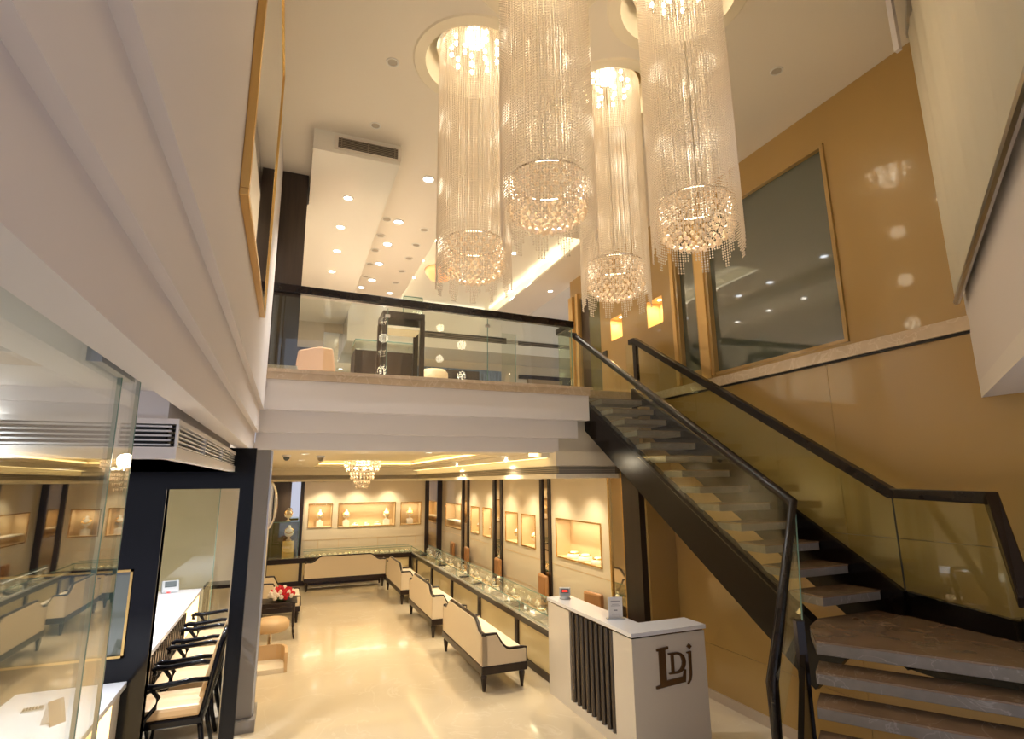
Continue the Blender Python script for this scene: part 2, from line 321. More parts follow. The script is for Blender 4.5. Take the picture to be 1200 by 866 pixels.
# --- ground floor ceiling with lit tray and bulkheads
tr = rect(.6, 3.1, 8.2, 15.2)
struct('ceiling_lower', plate(rect(XL-.1, GW, 6.6+.45, BY+.1), [tr], lambda u, v: (u, v, 3.0), (0, 0, .06)), 'lowceil')
tray = struct('ceiling_tray', B((.5, 3.2, 8.1, 15.3, 3.16, 3.2), (.45, .5, 8.1, 15.3, 3.04, 3.2), (3.2, 3.25, 8.1, 15.3, 3.04, 3.2), (.45, 3.25, 8.05, 8.1, 3.04, 3.2), (.45, 3.25, 15.3, 15.35, 3.04, 3.2)), 'lowceil')
obj('cove_strip', B((3.12, 3.15, 8.2, 15.2, 3.07, 3.10), (.6, 3.1, 15.22, 15.25, 3.07, 3.10), (.55, .58, 8.2, 15.2, 3.07, 3.10)), 'coveglow', tray)
bulk = struct('trim_9', B((3.45, GW, 6.98, BY, 2.63, 2.69), (3.45, GW, 6.98, BY, 2.80, 3.0), (3.53, GW, 7.06, BY, 2.69, 2.8), (XL, 3.45, 16.1, BY, 2.63, 2.69), (XL, 3.53, 16.1, BY, 2.80, 3.0), (XL, 3.53, 16.18, BY, 2.69, 2.8)), 'lowceil')
obj('cornice_step', B((3.33, 3.45, 7.2, BY, 2.92, 3.0), (XL, 3.45, 15.95, 16.1, 2.92, 3.0)), 'lowceil', bulk)
gr = []
for k in range(4): z = 2.70+.025*k; gr += [(3.47, 3.49, 7.0, 16.1, z, z+.008), (3.47, GW, 7.0, 7.02, z, z+.008), (XL, 3.47, 16.12, 16.14, z, z+.008)]
obj('grille_slats', B(*gr), 'vent', bulk, kind='stuff')
obj('glow_strip', B((3.34, 3.42, 7.2, 16.0, 3.0-.085, 3.0-.08),), 'coveglow', bulk)
obj('front_glow_strip', B((3.2, 4.75, 7.3, 7.36, 2.94, 2.99),), 'coveglow', bulk)
obj('slab_end', B((3.5, 4.66, 7.08, 7.2, 2.985, 3.78), (4.66, GW, 7.08, 7.2, 2.985, 3.78)), 'lowceil', fas)
# --- left wall of the ground floor hall and grey column
struct('wall_left_lower', B(XL-.12, XL, 7.2, BY, 0, 3.0), 'cream')
pil = struct('column', B(-.36, -.20, 7.15, 7.55, .12, 2.985), 'grey', bevel=.01)
obj('column_groove', B((-.2, -.185, 7.2, 7.3, .12, 2.98), (-.2, -.185, 7.42, 7.5, .12, 2.98)), 'steel', pil); obj('column_base', B(-.40, -.16, 7.08, 7.6, 0, .12), 'grey', pil)
# --- left upper bulkhead (stepped) along the atrium
lb = struct('wall_left', B(-.5, -.305, -2.0, 6.83, 3.42, TC+.1), 'plaster')
obj('wall_step', B(-.5, -.345, -2.0, 6.93, 3.17, 3.42), 'plaster', lb); obj('wall_step', B(-.5, -.385, -2.0, 7.03, 2.95, 3.17), 'plaster', lb)
obj('wall_upstairs', B(-.5, XL, 6.83, 13, MF, TC), 'white', lb)
# --- left room: ceiling, air bulkhead, outer wall, black portal wall
struct('ceiling_left', B(-4.2, -.5, -2.0, 12.2, 3.04, 3.12), 'white'); struct('wall_left_outer', B(-4.3, -4.2, -2, 12.2, 0, 3.1), 'cream')
struct('wall_left_back', B(-4.2, XL-.12, 12.1, 12.2, 0, 3.04), 'cream')
BW = 6.2
xs = ony(275, 545, BW-.05).x; cf = onx(210, 497, xs); cb = onx(207, 538, xs)
yf = cf.y
ab = struct('trim_10', B((-4.2, xs-.06, yf+.06, BW, cb.z, 3.04), (-4.2, xs, yf, BW, cb.z, cb.z+.055), (-4.2, xs, yf, BW, cf.z, cf.z+.025)), 'white')
print('air bulkhead', xs, yf, cf.z, cb.z)
hgt = cf.z-cb.z-.055; g2 = []
for k in range(5):
    z = cb.z+.055+hgt*(k+.5)/5
    obj('grille_slat', B((-4.2, xs-.005, yf+.01, yf+.03, z-.004, z+.004), (xs-.03, xs-.01, yf+.01, BW, z-.004, z+.004)), 'ventw', ab)
obj('grille_back', B((-4.2, xs-.05, yf+.05, yf+.06, cb.z+.055, cf.z), (xs-.06, xs-.05, yf+.05, BW, cb.z+.055, cf.z)), 'slot', ab)
obj('grille_mullion', B(*[(x, x+.012, yf+.005, yf+.035, cb.z+.055, cf.z) for x in (xs-.012, xs-.25, xs-.75, xs-1.3)], *[(xs-.035, xs-.005, y, y+.012, cb.z+.055, cf.z) for y in (yf+1.0, yf+2.0)]), 'ventw', ab)
ox0 = ony(196, 573, BW).x; ox1 = ony(281, 573, BW).x; oz = ony(240, 573, BW).z
gx1 = ony(157, 667, BW).x; gz1 = ony(157, 667, BW).z; gz0 = ony(148, 770, BW).z
bwz = 2.95
pw = struct('wall_portal', plate(rect(-4.2, -.31, 0, bwz), [rect(ox0, ox1, .0+.001, oz), rect(-3.4, gx1-.02, gz0+.02, gz1-.02)], lambda u, v: (u, BW, v), (0, .12, 0)), 'black')
obj('glazing_bead', B((ox0-.02, ox0, BW-.01, BW+.13, 0, oz+.02), (ox1, ox1+.015, BW-.01, BW+.13, 0, oz+.02), (ox0, ox1, BW-.01, BW+.13, oz, oz+.015)), 'black', pw)
fr = struct('window_3', B((-3.42, gx1, BW-.02, BW+.0, gz1-.02, gz1), (-3.42, gx1, BW-.02, BW, gz0, gz0+.02), (gx1-.02, gx1, BW-.02, BW, gz0, gz1)), 'goldframe')
obj('pane', B(-3.4, gx1-.02, BW+.02, BW+.03, gz0+.02, gz1-.02), 'dglass', fr)
# --- top ceiling with chandelier recesses and tray
CH = [(1.38, 4.30), (1.54, 3.14), (2.80, 4.28), (2.71, 3.03)]
TX0, TX1, TY0, TY1 = 1.98, 4.25, 7.35, 12.3
top = struct('ceiling', plate(rect(-.5, GW+.1, -2.0, 13.2), [circ(x, y, .46, 40) for x, y in CH]+[rect(TX0, TX1, TY0, TY1)], lambda u, v: (u, v, TC), None), 'ceil')
obj('ceiling_top', B(-.5, 8, -2, 13.2, TC+.35, TC+.4), 'ceil', top)
obj('ceiling_side', B(GW+.1, 8, 9.2, 13.2, TC, TC+.05), 'ceil_up', top)
for x, y in CH:
    obj('recess_dome', open_ring([(.46, 0), (.455, .12), (.38, .24), (.2, .28), (.01, .28)], (x, y, TC)), 'lowceil', top, smooth=True)
    obj('recess_ring', open_ring([(.46, 0), (.46, -.012), (.56, -.012), (.575, 0)], (x, y, TC)), 'lowceil', top)
obj('tray_ceiling', B(TX0-.3, TX1+.3, TY0-.3, TY1+.3, TC+.20, TC+.24), 'ceil_up', top)
obj('tray_side', B((TX0-.3, TX0-.28, TY0-.3, TY1+.3, TC+.01, TC+.2), (TX1+.28, TX1+.3, TY0-.3, TY1+.3, TC+.01, TC+.2), (TX0-.3, TX1+.3, TY0-.3, TY0-.28, TC+.01, TC+.2), (TX0-.3, TX1+.3, TY1+.28, TY1+.3, TC+.01, TC+.2)), 'ceil_up', top)
obj('tray_lip', B((TX0-.02, TX0-.001, TY0, TY1, TC+.002, TC+.03), (TX1+.001, TX1+.02, TY0, TY1, TC+.002, TC+.03), (TX0, TX1, TY0-.02, TY0-.001, TC+.002, TC+.03), (TX0, TX1, TY1+.001, TY1+.02, TC+.002, TC+.03)), 'ceil_up', top)
obj('tray_glow', B((TX0, TX1, TY0-.12, TY0-.08, TC+.04, TC+.08), (TX1+.08, TX1+.12, TY0, TY1, TC+.04, TC+.08), (TX0-.12, TX0-.08, TY0, TY1, TC+.04, TC+.08), (TX0, TX1, TY1+.08, TY1+.12, TC+.04, TC+.08)), 'coveup', top)
# dropped panel on the left with air vent in its front face
DZ = 6.2
dp = struct('ceiling_drop', B((.02, .97, 5.85, 12.9, DZ, TC), (-.4, .02, 7.2, 12.9, DZ, TC)), 'ceil_up')
vt = struct('trim_11', B((.24, .98, 5.84, 5.85, DZ+.045, DZ+.215),), 'ceil')
obj('vent_slot', B(.28, .94, 5.835, 5.845, DZ+.07, DZ+.19), 'slot', vt)
for k in range(6): obj('vent_slat', B(.28, .94, 5.825, 5.835, DZ+.075+.02*k, DZ+.082+.02*k), 'vent', vt)
obj('vent_mullion', B((.31, .32, 5.82, 5.835, DZ+.07, DZ+.19), (.60, .61, 5.82, 5.835, DZ+.07, DZ+.19), (.90, .91, 5.82, 5.835, DZ+.07, DZ+.19)), 'vent', vt)
# mezzanine pillar
struct('trim_12', B((-.37, .0, 6.90, 7.2, MF+.05, TC),), 'brown'); struct('trim_13', B(-.40, .02, 6.88, 7.22, MF, MF+.06), 'beige')
# upstairs back wall and bulkheads
UB = 13.0
wb = struct('wall_back_upstairs', B(-.5, 8, UB, UB+.1, MF, TC+.3), 'cream')
ub = struct('trim_14', B((.97, 8, UB-1.2, UB, 5.55, TC),), 'ceil_up')
obj('grille_slot', B((4.9, 7.6, UB-1.21, UB-1.2, 5.78, 5.88), (2.6, 4.6, UB-1.21, UB-1.2, 5.78, 5.92)), 'slot', ub)
for k in range(3): obj('grille_slat', B(2.6, 7.6, UB-1.225, UB-1.21, 5.795+.035*k, 5.803+.035*k), 'vent', ub)
obj('blue_panel', B(2.5, 4.9, UB-.06, UB, MF, 5.35), 'bluewall', wb); obj('dark_panel', B(3.2, 4.3, UB-.08, UB-.06, 4.6, 5.3), 'brown', wb)
obj('mirror_panel', B(.55, 2.45, UB-.03, UB, MF, 6.0), 'silver', wb)
obj('gold_door', B(5.65, 6.65, UB-.05, UB, MF, 5.2), 'gold', wb); obj('brown_door', B(6.65, 7.4, UB-.05, UB, MF, 5.2), 'brown', wb); obj('door_head', B(5.4, 7.4, UB-.06, UB, 5.2, 5.3), 'wood', wb)
obj('dark_panel', B(-.4, .5, UB-.05, UB, MF, 5.6), 'brown', wb)
# --- front angled wall with blind
A0 = Vector((GW, 2.57, 0)); dv = Vector((math.sin(math.radians(56.5)), math.cos(math.radians(56.5)), 0)); nv = Vector((-dv.y, dv.x, 0))   # nv faces the hall
def aw(s0, s1, n0, n1, z0, z1):
    p = [A0-dv*s0+nv*n0, A0-dv*s1+nv*n0, A0-dv*s1+nv*n1, A0-dv*s0+nv*n1]
    return P([(q.x, q.y, z0) for q in p], (0, 0, z1-z0))
fw = struct('wall_front', aw(-.1, 5.2, -.3, 0, 3.32, TC), 'plaster')
obj('wall_step', aw(-.1, 5.2, -.3, .0, 3.2, 3.32), 'white', fw)
# outer enclosure behind the camera (daylight comes in through the open glass front)
# ================================================================== STAIRCASE
R_, Z0, Y0, G, XR = .17, 3.72, 6.59, .267, 4.65
st = thing('staircase', 'marble and dark steel staircase with open risers rising to the mezzanine', 'staircase', (4.3, 4.5, 0))
for i in range(13):
    y = Y0-G*i; z = Z0-R_*i
    t = obj('tread', B(3.99, XR, y, y+G+.05, z-.075, z-.012), 'riser', st, bevel=.004); obj('tread_top', B(3.985, XR, y-.004, y+G+.05, z-.012, z), 'stair', t)
LZ = 1.51
def slab(pts, z, parent, th=.085):
    t = obj('tread', P([(a, b, z-th) for a, b in pts], (0, 0, th-.012)), 'riser', parent, bevel=.004)
    obj('tread_top', P([(a, b, z-.012) for a, b in pts], (0, 0, .012)), 'stair', t); return t
e = Vector((.57, -.82)).normalized(); nn = Vector((-.82, -.57)).normalized()
FL_ = Vector((3.42, 3.0)); Wd = 1.35
FR_ = FL_+e*Wd
slab([tuple(FL_), (3.72, 3.30), (3.98, 3.44), (4.68, 3.44), (4.72, 2.45), tuple(FR_)], LZ, st)
fl_pts = [(FL_, LZ)]
lows = [((3.30, 2.92), 1.355), ((3.175, 2.83), 1.20)]
for k in range(1, 7): lows.append(((3.175-.17*k, 2.83-.12*k), 1.20-.155*k))
for (a, b), z in lows:
    p = Vector((a, b)); q = p+e*Wd; d_ = -nn*.26
    slab([tuple(p), tuple(p+d_), tuple(q+d_), tuple(q)], z, st, .075)
# stringers
obj('stringer', P([(3.93, 7.0, 3.72), (3.93, 7.0, 3.30), (3.93, 3.50, .98), (3.93, 3.18, 1.30), (3.93, 3.42, 1.46)], (.05, 0, 0)), 'stringer', st, bevel=.004)
obj('stringer_flange', P([(3.92, 7.0, 3.74), (3.92, 7.0, 3.70), (3.92, 3.42, 1.43), (3.92, 3.42, 1.47)], (.09, 0, 0)), 'stringer', st)
obj('stringer', P([(4.66, 6.86, 3.93), (4.66, 6.86, 3.45), (4.66, 3.25, 1.1), (4.66, 3.2, 1.70), (4.66, 4.16, 2.29)], (.05, 0, 0)), 'stringer', st)
obj('stringer', P([(4.70, 3.25, 1.1), (4.70, 3.25, 1.70), (4.62, 2.42, 1.64), (4.62, 2.42, 1.1)], (.05, 0, 0)), 'stringer', st)
q0 = Vector((4.66, 2.42)); q1 = q0+Vector((nn.x, nn.y))*1.7
obj('stringer', P([(q0.x, q0.y, 1.1), (q0.x, q0.y, 1.66), (q1.x, q1.y, .1), (q1.x, q1.y, -.0)], (.02, -.04, 0)), 'stringer', st)
p0 = Vector((3.385, 3.06)); p1 = p0+Vector((nn.x, nn.y))*1.45
obj('stringer', P([(p0.x, p0.y, .9), (p0.x, p0.y, 1.44), (p1.x, p1.y, .2), (p1.x, p1.y, 0)], (-.03, .02, 0)), 'stringer', st)
obj('newel', P([(3.33, 3.06, 0), (3.385, 3.04, 0), (3.42, 3.10, 0), (3.36, 3.12, 0)], (0, 0, 1.63)), 'rail', st, bevel=.004)
# right guard
def guard(pts_top, drop, m='rglass', th=.012):
    """glass panels between consecutive rail points"""
    for a, b in zip(pts_top, pts_top[1:]):
        a = Vector(a); b = Vector(b); d = (b-a); n = Vector((-d.y, d.x, 0)).normalized()*th
        obj('glass_panel', P([a-n/2, b-n/2, b-n/2-Vector((0, 0, drop)), a-n/2-Vector((0, 0, drop))], n), m, st)
        
XG = 4.69
rt0 = Vector((XG, 6.74, 4.64)); rt1 = Vector((XG, 3.20, 2.47)); rt2 = Vector((4.64, 2.46, 2.45)); rt3 = Vector((3.9, 1.98, 1.90)); 
mid = rt0.lerp(rt1, .35); mid2 = rt0.lerp(rt1, .68)
obj('handrail', T([rt0+Vector((0, .12, .0)), rt0, rt1, rt2, rt3], .042, square=True), 'rail', st, bevel=.008, label='right handrail bending over the landing')
guard([rt0+Vector((0, 0, -.03)), mid, mid2, rt1+Vector((0, 0, -.0))], .78); guard([rt1, rt2], .80); guard([rt2, rt3], .8)
obj('newel', B(XG-.02, XG+.03, 6.70, 6.78, 3.9, 4.62), 'rail', st)
obj('glass_panel', B(XG-.006, XG+.006, 6.80, 6.98, 3.9, 4.62), 'rglass', st)
obj('glass_edge', B((XG-.007, XG+.007, 3.197, 3.203, 1.7, 2.44),), 'slot', st)
# left guard
lt0 = Vector((3.93, 7.18, 4.74)); lt1 = Vector((3.93, 3.52, 2.40))
lt2 = onx(905, 800, 3.34); lt3 = onx(912, 870, 3.34); lt3.z = .1
obj('handrail', T([lt0, lt1, lt2, Vector((lt2.x, lt2.y+.01, .1))], .044, 10), 'rail', st, smooth=True, label='left handrail dropping steeply past the landing')
guard([lt0, lt0.lerp(lt1, .32), lt0.lerp(lt1, .66), lt1], .93)
obj('glass_panel', P([lt1, Vector((3.42, 3.1, 1.62)), lt2+Vector((.05, 0, -.3)), lt2], (.01, .004, 0)), 'rglass', st)
obj('glass_edge', T([lt1+Vector((.02, 0, -.06)), Vector((3.43, 3.10, 1.62))], .005, 6), 'edge', st)
# ================================================================== MEZZANINE RAILING
rl = thing('mezzanine_railing', 'dark wood handrail on clear glass panels along the mezzanine edge', 'railing', (1.8, 6.9, MF))
def bar(bm, a, b, wd, ht):
    a = Vector(a); b = Vector(b); d = (b-a).normalized(); u = Vector((-d.y, d.x, 0)).normalized()*wd/2; v = d.cross(u).normalized()*ht/2
    A = [bm.verts.new(p) for p in (a-u-v, a+u-v, a+u+v, a-u+v)]; C = [bm.verts.new(p) for p in (b-u-v, b+u-v, b+u+v, b-u+v)]
    for i in range(4): bm.faces.new((A[i], A[(i+1) % 4], C[(i+1) % 4], C[i]))
    bm.faces.new(A[::-1]); bm.faces.new(C); bmesh.ops.recalc_face_normals(bm, faces=bm.faces)
def BAR(a, b, w_, h): bm = bmesh.new(); bar(bm, a, b, w_, h); return bm
obj('handrail', BAR((-.36, 6.86, 4.90), (3.72, 6.86, 4.82), .08, .10), 'rail', rl, bevel=.008)
obj('handrail', BAR((3.70, 6.86, 4.82), (3.70, 7.32, 4.82), .08, .09), 'rail', rl, bevel=.008)
obj('handrail', BAR((3.70, 7.30, 4.82), (3.95, 7.18, 4.76), .07, .07), 'rail', rl, bevel=.008)
xsq = [-.30, 1.05, 2.4, 3.70]
for a, b in zip(xsq, xsq[1:]): obj('glass_panel', B(a+.004, b-.004, 6.855, 6.867, MF, 4.80), 'glass', rl)
obj('glass_panel', B(3.694, 3.706, 6.87, 7.3, MF, 4.78), 'rglass', rl); obj('glass_panel', P([(3.7, 7.3, MF), (3.93, 7.18, MF), (3.93, 7.18, 4.74), (3.7, 7.3, 4.78)], (.004, .010, 0)), 'rglass', rl)
for x in (1.05, 2.4, 3.69): obj('glass_edge', B(x-.003, x+.003, 6.852, 6.87, MF, 4.78), 'edge', rl)
obj('glass_clamp', B((1.02, 1.08, 6.85, 6.875, 4.66, 4.70), (2.37, 2.43, 6.85, 6.875, 4.66, 4.70)), 'steel', rl)
# ================================================================== CHANDELIERS
def octa(bm, c, r, h):
    c = Vector(c); t = bm.verts.new(c+Vector((0, 0, h))); b = bm.verts.new(c-Vector((0, 0, h)))
    m_ = [bm.verts.new(c+Vector((r*math.cos(k*PI/2), r*math.sin(k*PI/2), 0))) for k in range(4)]
    for k in range(4): bm.faces.new((m_[k], m_[(k+1) % 4], t)); bm.faces.new((m_[(k+1) % 4], m_[k], b))
def strand_mesh(name, L_, r=.0085, gap=.021):
    bm = bmesh.new(); n = int(L_/gap)
    for k in range(n): octa(bm, (0, 0, -gap*(k+.5)), r, .0098)
    me = bpy.data.meshes.new(name); bm.to_mesh(me); bm.free(); me.materials.append(M['crystal']); return me
TOPZ = TC+.16
lens_ = [strand_mesh('crystal_strand', TOPZ-z) for z in (4.36, 4.30, 4.24, 4.18)]; inner_ = strand_mesh('crystal_strand', TOPZ-4.62, .007, .024)
bm = bmesh.new(); octa(bm, (0, 0, 0), .021, .025); dropm = bpy.data.meshes.new('crystal_drop'); bm.to_mesh(dropm); bm.free(); dropm.materials.append(M['drop'])
bm = LA([(.0, -.022), (.014, -.018), (.020, 0), (.014, .018), (.0, .022)], n=8); bulbm = bpy.data.meshes.new('bulb'); bm.to_mesh(bulbm); bm.free(); bulbm.materials.append(M['bulb'])
chl = ['crystal strand chandelier at left rear of the four, above mezzanine rail', 'nearest central crystal strand chandelier with its drum seen from below', 'crystal strand chandelier right rear, partly hidden behind the central one', 'crystal strand chandelier at right, in front of the dark window']
def chandelier(x, y, label):
    t = thing('chandelier', label, 'chandelier', (x, y, TOPZ), 'tall crystal strand chandeliers')
    obj('ceiling_plate', LA([(.30, -.03), (.36, -.02), (.36, .0), (.28, .03), (.05, .11)], (x, y, TOPZ)), 'chrome', t)
    NO = 98
    for k in range(NO):
        a = 2*PI*k/NO; me = lens_[int(1.99+1.99*math.sin(a*11+random.uniform(-.4, .4)))]
        rr = .325; o = obj('crystal_strand', None, None, t, mesh=me); o.location = (rr*math.cos(a), rr*math.sin(a), 0)
    for k in range(44):
        a = 2*PI*(k+.3)/44; o = obj('crystal_strand', None, None, t, mesh=inner_); o.location = (.255*math.cos(a), .255*math.sin(a), 0)
    for k in range(16):
        a = 2*PI*(k+.3)/16; o = obj('crystal_strand', None, None, t, mesh=inner_); o.location = (.14*math.cos(a), .14*math.sin(a), 0)
    dr = obj('drum_ring', T([(x+.262*math.cos(a*PI/16), y+.262*math.sin(a*PI/16), 4.64) for a in range(33)], .008, 6), 'chrome', t)
    pts = []
    for j in range(5):
        for k in range(26): pts.append((.262, (k+.5*(j % 2))*2*PI/26, 4.61-.045*j))
    for rr, n, z in ((.245, 24, 4.385), (.20, 20, 4.35), (.15, 15, 4.32), (.10, 10, 4.30), (.05, 5, 4.285), (.0, 1, 4.28)):
        for k in range(n): pts.append((rr, k*2*PI/max(n, 1)+rr*9, z))
    for rr, a, z in pts:
        o = obj('crystal_drop', None, None, dr, mesh=dropm); o.location = (rr*math.cos(a), rr*math.sin(a), z-TOPZ)
        o.rotation_euler.z = a
    for rr, n in ((.22, 9), (.10, 4)):
        for k in range(n):
            a = 2*PI*k/n; obj('bulb', None, None, t, mesh=bulbm).location = (rr*math.cos(a), rr*math.sin(a), -.07)
    light('chandelier_lamp', 'POINT', (x, y, TOPZ-.16), SP['chand']*.6, WARM, t, size=.12)
    light('drum_lamp', 'POINT', (x, y, 4.48), SP['chand']*.5, WARM, t, size=.08)
    light('shaft_fill', 'POINT', (x, y, 5.7), SP['chand']*.45, WARM, t, size=.08); light('shaft_fill', 'POINT', (x, y, 5.05), SP['chand']*.45, WARM, t, size=.08)  # shaft lights are added, without bulbs, to spread glow down the strands
for (x, y), l in zip(CH, chl): chandelier(x, y, l)
# small crystal chandelier on the ground floor ceiling
cp = ony(425, 545, 9.9); cx = cp.x
t = thing('tiered_chandelier', 'small three tier crystal chandelier on the ground floor ceiling', 'chandelier', (cx, 9.9, 3.16))
obj('ceiling_plate', LA([(.10, 0), (.10, -.02), (.05, -.03)], (cx, 9.9, 3.16)), 'chrome', t)
bm = bmesh.new(); octa(bm, (0, 0, 0), .014, .034); dm = bpy.data.meshes.new('crystal_drop'); bm.to_mesh(dm); bm.free(); dm.materials.append(M['drop'])
for r0, z, n in ((.30, 2.93, 30), (.30, 2.87, 30), (.27, 2.81, 26), (.20, 2.74, 20), (.19, 2.68, 20), (.13, 2.60, 12), (.10, 2.52, 10)):
    tr_ = obj('crystal_tier', T([(cx+r0*math.cos(a*PI/12), 9.9+r0*math.sin(a*PI/12), z+.035) for a in range(25)], .005, 5), 'chrome', t)
    for k in range(n): o = obj('crystal_drop', None, None, tr_, mesh=dm); a = k*2*PI/n; o.location = (r0*math.cos(a), r0*math.sin(a), z-3.16)
for k in range(5): obj('bulb', None, None, t, mesh=bulbm).location = (.14*math.cos(k*1.257), .14*math.sin(k*1.257), -.33)
light('chandelier_lamp', 'POINT', (cx, 9.9, 2.95), 26, WARM, t, size=.1)
# amber bowl pendant upstairs behind the left chandelier
q = onz(515, 322, 6.55); t = thing('bowl_lamp', 'amber glass bowl ceiling lamp in the tray upstairs', 'lamp', (q.x, q.y, 6.65))
obj('bowl', LA([(.02, -.26), (.18, -.2), (.27, -.08), (.28, 0), (.26, 0)], (q.x, q.y, 6.65), 20), mat('amber_glass', (.9, .45, .2), .2, emit=(1, .5, .2), es=.7), t, smooth=True); obj('rim', LA([(.29, 0), (.29, .02), (.25, .02)], (q.x, q.y, 6.65)), 'goldframe', t)
# ================================================================== DOWNLIGHTS
ring_m = bpy.data.meshes.new('ring'); bm = open_ring([(.045, 0), (.05, -.008), (.062, -.006), (.064, 0)], (0, 0, 0), 20); bm.to_mesh(ring_m); bm.free(); ring_m.materials.append(M['ring'])
lm = {}
for k in ('lens', 'lensc', 'off'):
    bm = LA([(.046, -.003), (.046, -.001)], n=16); lm[k] = bpy.data.meshes.new('lamp_lens'); bm.to_mesh(lm[k]); bm.free(); lm[k].materials.append(M[k])
def downlight(p, label, group, lens='lens', power=0, color=CREAM, s=1.0, spot=110):
    t = thing('downlight', label, 'ceiling light', p, group); t.scale = (s, s, s)
    obj('ring', None, None, t, mesh=ring_m); obj('lamp_lens', None, None, t, mesh=lm[lens])
    if power: light('downlight_lamp', 'SPOT', Vector(p)+Vector((0, 0, -.02)), power, color, t, size=.05, spot=spot, blend=.8)
for i, (a, b) in enumerate(((408, 232), (399, 266), (395, 294), (389, 318))):
    downlight(onz(a, b, DZ), f'{ORD[i]} lit downlight from the vent in the dropped ceiling panel', 'lights in the dropped ceiling panel', power=SP['high'], s=1.1)
for i, (a, b) in enumerate(((502, 210), (467, 260), (454, 286), (444, 309), (436, 328))):
    downlight(onz(a, b, TC), f'{ORD[i]} large lit ceiling light of the speckled light strip, counted from the atrium', 'lit lights of the ceiling light strip', lens='lensc', power=SP['high']*.7, color=COOL, s=1.35)
hol = []
for yy in (7.75, 8.35, 8.95, 9.6, 10.25, 10.9, 11.5):
    hol += [(1.12, yy), (1.72, yy+.15)]
for i, (x, y) in enumerate(hol):
    side = 'left' if i % 2 == 0 else 'right'
    downlight((x, y, TC), f'{ORD[i//2]} small round ceiling light in the {side} row of the light strip', 'small lights of the ceiling light strip', lens='off' if i < 10 else 'lensc', s=1.15)
for i, (a, b) in enumerate(((510, 281), (494, 305), (484, 325), (603, 297), (645, 304), (619, 324), (645, 341), (598, 341))):
    p = onz(a, b, TC+.195); 
    if not (TX0-.2 < p.x < TX1+.2): p = onz(a, b, TC); p.z = TC-.001
    downlight(p, ('left' if i < 3 else 'right')+f' part of the glowing tray ceiling, {ORD[i if i < 3 else i-3]} lit downlight from the atrium', 'downlights of the glowing tray ceiling', power=SP['high']*.4)
for i, ((a, b), l) in enumerate((((460, 73), 'unlit round recessed light left of the central chandelier near the top'), ((440, 147), 'unlit round recessed light just above the air vent'), ((910, 83), 'unlit round recessed light in the ceiling right of the right chandelier'), ((742, 220), 'unlit round recessed light between the two right chandeliers'), ((534, 187), 'faint unlit ceiling spot beside the left chandelier'))):
    downlight(onz(a, b, TC), l, 'unlit recessed lights of the atrium ceiling', lens='off', s=.95)
for i, (x, y) in enumerate(((4.0, 7.7), (4.0, 8.8), (4.0, 10.0), (4.0, 11.2), (4.0, 12.5), (4.0, 13.8), (4.0, 15.0))):
    downlight((x, y, 2.63), f'{ORD[i]} downlight from the stairs in the bulkhead over the long counter', 'downlights over the long counter', power=SP['low'], color=WARM, spot=125)
for i, x in enumerate((.15, 1.0, 1.9, 2.8)):
    downlight((x, 16.6, 2.63), f'{ORD[i]} downlight from the left in the bulkhead above the back counter', 'downlights over the back counter', power=SP['low'], color=WARM, spot=125)
for i, (x, y) in enumerate(((.2, 8.3), (.2, 10.6), (.2, 13.0), (3.28, 8.6), (3.28, 11.5), (1.8, 7.6))):
    downlight((x, y, 3.0), f'{ORD[i]} downlight in the flat border of the ground floor ceiling', 'downlights of the ground floor ceiling', power=SP['low']*1.35, color=(1, .86, .62), spot=140)
for i, (x, y) in enumerate(((-1.4, 3.0), (-1.5, 4.9))):
    downlight((x, y, 3.04 if i == 0 else cb.z), f'{ORD[i]} cool white downlight over the front billing desk', 'downlights over the billing desk', lens='lensc', power=SP['left'], color=COOL, spot=140)
for i, (x, y) in enumerate(((-1.0, 7.6), (-1.0, 9.4), (-2.0, 8.4))):
    downlight((x, y, 3.04), f'{ORD[i]} cool white downlight behind the black portal wall', 'downlights behind the portal wall', lens='lensc', power=SP['left'], color=COOL, spot=140)
# small ceiling devices, ground floor
for k, (a, b, nm, lb_, ct) in enumerate(((336, 533, 'dome_camera', 'white dome security camera under the ground floor ceiling by the column', 'camera'), (376, 534, 'smoke_detector', 'round smoke detector on the ground floor ceiling', 'smoke detector'))):
    p = onz(a, b, 3.0); t = thing(nm, lb_, ct, p)
    obj('base', LA([(.06, 0), (.06, -.03)], p, 16), 'ventw', t); obj('dome' if k == 0 else 'cover', LA([(.045, -.03), (.04, -.06), (.02, -.08), (.0, -.085)], p, 16), 'screen' if k == 0 else 'vent', t, smooth=True)
